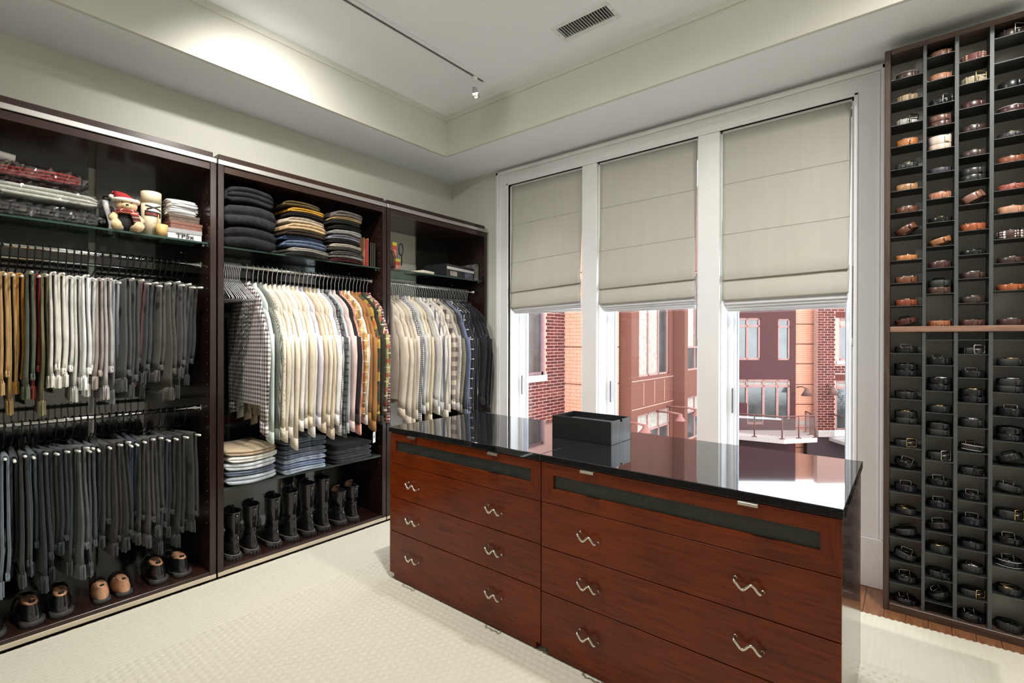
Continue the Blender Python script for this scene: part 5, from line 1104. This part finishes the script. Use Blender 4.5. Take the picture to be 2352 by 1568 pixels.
def bricks(par, x0, x1, z0, z1, bl, bh, holes=(), cap=300):
    me = fixn(MB().box(.016, bl - .016, -.012, .02, .011, bh - .011, .004).mesh('brick')); mh = fixn(MB().box(.006, bl / 2 - .006, -.016, .02, .006, bh - .006, .004).mesh('brick_half')); n = 0
    r = 0; z = z0; rest = MB()
    while z < z1 - 1e-6:
        x = x0 if r % 2 == 0 else x0 - bl / 2
        while x < x1 - 1e-6:
            iv = [(max(x, x0), min(x + bl, x1))]
            for h in holes:
                if z + bh * .5 > h[2] and z + bh * .5 < h[3]:
                    iv = [q for (p, r_) in iv for q in ((p, min(r_, h[0])), (max(p, h[1]), r_)) if q[1] - q[0] > .05]
            for (xs0, xs1) in iv:
                w_ = xs1 - xs0
                if w_ < .05: continue
                if n < cap:
                    o = part('brick', me, BRK[random.randrange(4)], par, (xs0, 0, z)); o.scale = (w_ / bl, 1, 1)
                else: rest.box(xs0 + .006, xs1 - .006, -.016, .02, z + .006, z + bh - .006)
                n += 1
            x += bl
        z += bh; r += 1
    if rest.v: o = part('brickwork', rest, BRK[0], par); o['kind'] = 'stuff'
def fwin(par, x0, x1, z0, z1, xs=(), zs=(), y=-.03, fr=None, sill=False, curtain=(), ft=.06, dep=.10):
    """building window: frame part with a pane sub-part for each light"""
    fm = MB().box(x0, x0 + ft, y, y + dep, z0, z1).box(x1 - ft, x1, y, y + dep, z0, z1).box(x0, x1, y, y + dep, z0, z0 + ft).box(x0, x1, y, y + dep, z1 - ft, z1)
    for x in xs: fm.box(x - ft / 2, x + ft / 2, y, y + dep, z0, z1)
    for z in zs: fm.box(x0, x1, y, y + dep, z - ft / 2, z + ft / 2)
    w = part('window', fm, fr or WFR, par); gx = [x0] + list(xs) + [x1]; gz = [z0] + list(zs) + [z1]; k = 0
    for i in range(len(gx) - 1):
        for j in range(len(gz) - 1):
            part('pane', MB().box(gx[i] + ft * .45, gx[i + 1] - ft * .45, y + .05, y + .06, gz[j] + ft * .45, gz[j + 1] - ft * .45), CURT if k in curtain else XGL, w); k += 1
    if sill: part('sill', MB().box(x0 - .15, x1 + .1, y - .10, y + dep, z0 - .2, z0, .01), STONE, par)
GZ, TOPZ = -5.2, 7.6
struct('ground_outside', MB().box(-40, 30, YW + 1.2, 60, GZ - .2, GZ), xplain('paving', (.30, .24, .22), .9, var=.1))
def Yat(px, X): return at(px, 784, 0, X).y
def Zat(px, py, ax, v): return at(px, py, ax, v).z
# near brick house (wall faces the courtyard, seen through the window beside the wardrobes)
X1_ = -8.7
b1 = facade('brick_house', 'dark red brick house wall seen through the window beside the wardrobes', (X1_, 0, 0), R(90))
ye = Yat(1297, X1_); yw0, yw1 = Yat(1214, X1_), Yat(1248, X1_); zw0, zw1 = Zat(1230, 862, 0, X1_), 3.6
part('mortar_wall', MB().box(9.0, yw0, 0, .4, GZ, TOPZ).box(yw1 + .1, ye, 0, .4, GZ, TOPZ).box(yw0, yw1 + .1, 0, .4, GZ, zw0).box(yw0, yw1 + .1, 0, .4, zw1, TOPZ), MORT, b1)
fwin(b1, yw0, yw1 + .08, zw0, zw1, y=.06, fr=xplain('mauve_frame', (.22, .13, .14), .5), sill=True, ft=.09)
bricks(b1, 11.2, ye, -2.6, 3.0, .40, .1, [(yw0 - .1, yw1 + .12, zw0 - .2, zw1)])
# pale orange pier
Y2_ = ye
b2 = facade('block_pier', 'pale orange masonry pier next to the dark red brick house', (0, Y2_, 0), 0)
xr_ = -7.37; zj = [GZ, Zat(1317, 1010, 1, Y2_) - 1.0, Zat(1317, 970, 1, Y2_), Zat(1317, 882, 1, Y2_), Zat(1317, 797, 1, Y2_), Zat(1317, 712, 1, Y2_), Zat(1317, 627, 1, Y2_), Zat(1317, 540, 1, Y2_), TOPZ]
part('core', MB().box(X1_ - .4, xr_ - .01, .03, 1.15, GZ, TOPZ), TERR, b2)
for k in range(len(zj) - 1): part('block', MB().box(X1_, xr_, 0, 1.2, zj[k] + .015, zj[k + 1] - .015, .01), ORNG, b2)
# terracotta bays
X3_ = -7.0; ya3, yb3 = Yat(1452, X3_), Yat(1548, X3_)
b3 = facade('bay_house', 'terracotta bay house with tall three-light windows', (X3_, 0, 0), R(90))
part('side_return', MB().box(ya3 - .05, ya3 - .002, 0, .9, GZ, TOPZ), TERR, b3)
zl1, zl0 = Zat(1500, 720, 0, X3_), Zat(1500, 862, 0, X3_)
w0, w1 = Yat(1468, X3_), Yat(1537, X3_); wa, wb = Yat(1465, X3_), Yat(1540, X3_)
zc1, zc0 = Zat(1500, 945, 0, X3_), -2.4
def holed(par, x0, x1, z0, z1, holes, m, th=.3):
    xs = sorted({x0, x1, *[h[0] for h in holes], *[h[1] for h in holes]}); mb = MB()
    for i in range(len(xs) - 1):
        col_ = sorted([(h[2], h[3]) for h in holes if h[0] <= xs[i] + 1e-6 and h[1] >= xs[i + 1] - 1e-6]); z = z0
        for (a, b) in col_:
            if a > z: mb.box(xs[i], xs[i + 1], 0, th, z, a)
            z = b
        if z < z1: mb.box(xs[i], xs[i + 1], 0, th, z, z1)
    return part('wall', mb, m, par)
holed(b3, ya3, yb3, GZ, TOPZ, [(w0, w1, zl0, zl1 + 1.1), (wa, wb, zc0, zc1)], TERR)
dw = (w1 - w0) / 3
fwin(b3, w0, w1, zl0, zl1 + 1.1, (w0 + dw, w0 + 2 * dw), (), y=.05, curtain=(0, 1)); fwin(b3, wa, wb, zc0, zc1, (wa + (wb - wa) / 3, wa + 2 * (wb - wa) / 3), (zc1 - .62,), y=.05, curtain=(1, 3, 5))
for k in range(1, 4): part('panel_joint', MB().box(ya3 + (yb3 - ya3) * k / 4 - .012, ya3 + (yb3 - ya3) * k / 4 + .012, -.004, .01, zc1 + .3, zl0 - .2), MORT, b3)
for z in (zl0 - .12, zc1 + .22): part('panel_joint', MB().box(ya3, yb3, -.004, .01, z - .012, z + .012), MORT, b3)
X4_ = -6.57; yc4, yd4 = yb3, 23.0
b4 = facade('bay_house', 'terracotta bay house stepping forward behind the gooseneck lamps', (X4_, 0, 0), R(90))
part('side_return', MB().box(yc4 - .05, yc4 - .002, 0, .42, GZ, TOPZ), TERR, b4); part('end_return', MB().box(yd4 + .002, yd4 + .04, 0, 4., GZ, TOPZ), TERR, b4)
v0, v1 = Yat(1580, X4_), 21.6; zz0 = Zat(1590, 850, 0, X4_); zz1 = Zat(1590, 910, 0, X4_)
holed(b4, yc4, yd4, GZ, TOPZ, [(v0, v1, zz0, 4.2), (v0, v1, -2.4, zz1)], TERR)
fwin(b4, v0, v1, zz0, 4.2, (v0 + (v1 - v0) / 3, v0 + 2 * (v1 - v0) / 3), (zz0 + .9,), y=.05, curtain=(1,)); fwin(b4, v0, v1, -2.4, zz1, (v0 + (v1 - v0) / 3, v0 + 2 * (v1 - v0) / 3), (zz1 - .6,), y=.05, curtain=(1, 3))
LMP = xplain('lamp_terracotta', (.24, .105, .09), .5)
for (px, py, X, lb) in ((1562, 958, -6.2, 'pink dome lamp on a bracket between the terracotta bays'), (1600, 947, -5.9, 'pink dome lamp on a bracket by the stepped-forward bay'), (1482, 984, -6.5, 'pink dome lamp low on the first terracotta bay')):
    p = at(px, py, 0, X); l = thing('wall_lamp', lb, 'lamp', p, 0, 'gooseneck wall lamps')
    LS = .56
    part('shade', MB().lathe([(r_ * LS, z_ * LS) for r_, z_ in ((.36, -.22), (.30, -.16), (.20, -.02), (.15, .06), (.16, .12), (.12, .20), (.03, .24))], 20), LMP, l); part('arm', MB().tube([(0, 0, .1), (-.3, -.0, .14), (-(X - -7.0) - .3, 0, .12)], .035, 8), LMP, l)
    part('bracket', MB().box(-(X + 7.0) - .34, -(X + 7.0) - .28, -.1, .1, 0, .25, .01), LMP, l)
# frontal house across the yard (seen through the window beside the belt rack)
DD = 25.0; K = DD / FPX
def lx(px): return (px - 1176) * K
def lz(py): return CAMZ + (783 - py) * K
org = FW * DD; org.z = 0; yaw_f = YAW
b5 = facade('plum_house', 'plum coloured house front with balcony across the yard', org, yaw_f)
A = lambda px0, px1, py0, py1: (lx(px0), lx(px1), lz(py1), lz(py0))
hol = [A(1687, 1747, 730, 827), A(1787, 1815, 732, 827), A(1675, 1816, 871, 975)]
holed(b5, lx(1660), lx(1828), GZ, TOPZ, hol, PLUM)
x0, x1, z0, z1 = hol[0]; fwin(b5, x0, x1, z0, z1, ((x0 + x1) / 2,), (z1 - .42,), y=.04, ft=.11); x0, x1, z0, z1 = hol[1]; fwin(b5, x0, x1, z0, z1, (), (z1 - .40,), y=.04, ft=.09)
x0, x1, z0, z1 = hol[2]; tz = lz(887); fwin(b5, x0, x1, z0, z1, (lx(1717), lx(1755), lx(1787)), (tz,), y=.04, ft=.12, curtain=(1, 3, 5, 7))
part('door_infill', MB().box(x0, lx(1717), .02, .3, z0, lz(926)), PLUM, b5); part('door_infill', MB().box(lx(1755), x1, .02, .3, z0, lz(963)), PLUM, b5)
part('garage_door', MB().box(lx(1662), lx(1812), -.02, 0.3, GZ, lz(1005)), xplain('dark_garage_door', (.05, .03, .032), .7), b5)
# balcony
bz = lz(978); part('balcony_slab', MB().loft([[(x, y, zz) for x, y in ((lx(1650), 0), (lx(1650), -1.2), (lx(1742), -2.4), (lx(1822), -2.0), (lx(1840), -.6), (lx(1840), 0))] for zz in (bz - .42, bz - .22)], smooth=False), STONE, b5)
rl = [(lx(1650), -1.15), (lx(1740), -2.3), (lx(1820), -1.9), (lx(1836), -.55)]; rz_ = bz - .2 + 1.02
part('hand_rail', MB().tube([(x, y, rz_) for x, y in rl], .035, 6), RAILM, b5)
for k, (x, y) in enumerate([rl[1], ((rl[1][0] + rl[0][0]) / 2, (rl[1][1] + rl[0][1]) / 2), rl[2], ((rl[1][0] + rl[2][0]) / 2, (rl[1][1] + rl[2][1]) / 2), rl[3], ((rl[3][0] + rl[2][0]) / 2, (rl[3][1] + rl[2][1]) / 2)]):
    po = part('rail_post', MB().tube([(x, y, bz - .22), (x, y, rz_)], .035, 6), RAILM, b5); part('post_foot', MB().box(x - .1, x + .1, y - .06, y + .06, bz - .22, bz - .19), RAILM, po)
for a_, b_ in zip(rl[:-1], rl[1:]):
    n_ = Vector((b_[1] - a_[1], a_[0] - b_[0], 0)).normalized() * .01
    part('glass_panel', MB().loft([[(a_[0], a_[1], zz), (b_[0], b_[1], zz), (b_[0] + n_.x, b_[1] + n_.y, zz), (a_[0] + n_.x, a_[1] + n_.y, zz)] for zz in (bz - .1, rz_ - .08)], smooth=False), thin_glass('balcony_glass', (.86, .82, .82), .08), b5)
b6 = facade('block_pier', 'pale orange masonry pier between plum house and brick house', org + FW * .25, yaw_f); b6.location.z = 0
zj = [GZ, lz(1030), lz(985), lz(930), lz(884), lz(836), lz(790), lz(744), lz(698), lz(650), TOPZ]
part('core', MB().box(lx(1829), lx(1888), .05, .5, GZ, TOPZ), TERR, b6)
for k in range(len(zj) - 1): part('block', MB().box(lx(1829), lx(1890), 0, .4, zj[k] + .02, zj[k + 1] - .02, .01), ORNG, b6)
part('base_ledge', MB().box(lx(1830), lx(1880), -.02, .2, lz(978), lz(969), .02), STONE, b6)
b7 = facade('brick_house', 'dark red brick house with a planted balcony across the yard', org - FW * .35, yaw_f); b7.location.z = 0
h1 = A(1917, 1990, 731, 827); h2 = A(1910, 1990, 873, 985)
x_0, x_1 = lx(1868), lx(2010)
holed(b7, x_0, x_1, lz(985), TOPZ, [h1, h2], MORT); part('lower_wall', MB().box(lx(1845), x_1, -.0, .3, GZ, lz(1002)), xplain('dark_lower_wall', (.045, .032, .034), .7), b7)
part('corbel', MB().box(x_0, lx(1905), -.1, .3, lz(1000), lz(985), .02), STONE, b7)
bricks(b7, x_0, lx(1965), lz(985), 4.2, .34, .125, [h1, h2, (h1[0] - .2, h1[1], h1[2] - .25, h1[3] + .35), (h2[0] - .05, h2[1], h2[2], h2[3] + .35)])
sb = fixn(MB().box(.006, .119, -.02, .02, .006, .32, .004).mesh('brick'))
for (x, z) in [(h1[0] - .2 + .125 * k, h1[3] + .01) for k in range(11)] + [(h2[0] - .05 + .125 * k, h2[3] + .01) for k in range(11)]: part('soldier_brick', sb, BRK[2], b7, (x, 0, z))
fwin(b7, *h1, (), (h1[3] - .42,), y=.05, sill=True, ft=.10, curtain=(1,)); fwin(b7, *h2, (lx(1948),), (h2[3] - .36,), y=.05, ft=.10, curtain=(1, 3))
part('planter_slab', MB().box(lx(1894), x_1, -1.6, 0, lz(1008), lz(1001)), STONE, b7); part('hand_rail', MB().tube([(lx(1897), 0, lz(948)), (lx(1897), -1.5, lz(948)), (x_1, -1.5, lz(948))], .03, 6), RAILM, b7)
part('glass_panel', MB().box(lx(1897), x_1, -1.5, -1.48, lz(1000), lz(950)), thin_glass('balcony_glass2', (.72, .68, .66), .1), b7)
for (px, py, lb) in ((1832, 896, 'brown cone lamp on the plum house corner'), (1890, 894, 'brown cone lamp on the far brick house')):
    p = org + RT0 * lx(px) - FW * .8; p.z = lz(py); l = thing('wall_lamp', lb, 'lamp', p, yaw_f, 'gooseneck wall lamps')
    part('shade', MB().lathe([(.26, -.2), (.12, .05), (.10, .16), (.02, .2)], 16), RAILM, l); part('arm', MB().tube([(0, 0, .15), (0, .4, .22), (0, .85, .15)], .03, 6), RAILM, l)
# potted shrub on the far balcony
LEAFM = xplain('shrub_leaf', (.07, .09, .035), .7, var=.5, vscale=4)
sp = org + RT0 * lx(1935) - FW * 1.1; sp.z = lz(1001) + .004
sh = thing('potted_shrub', 'leafy green shrub on the far brick house balcony', 'shrub', sp, 0)
part('pot', MB().lathe([(.24, 0), (.32, .4), (.30, .42)], 14), TERR, sh); part('stem', MB().tube([(0, 0, .35), (.05, 0, 1.0), (0, .05, 1.8)], [.04, .03, .015], 6), RAILM, sh)
fo = MB(); rnd = random.Random(5)
for k in range(900):
    a = rnd.uniform(0, 6.28); z = rnd.uniform(.5, 2.7); rr = (.42 * math.sin(math.pi * min(1, (z - .3) / 2.6)) + .1) * math.sqrt(rnd.random()); c_ = Vector((rr * math.cos(a), rr * math.sin(a), z)); d = Vector((rnd.uniform(-1, 1), rnd.uniform(-1, 1), rnd.uniform(-.6, .8))).normalized(); e = d.cross(Vector((.3, .2, 1))).normalized()
    fo.add([c_, c_ + d * .06 + e * .03, c_ + d * .14, c_ + d * .06 - e * .03], [(0, 1, 2, 3)])
o = part('foliage', fo, LEAFM, sh); o['kind'] = 'stuff'
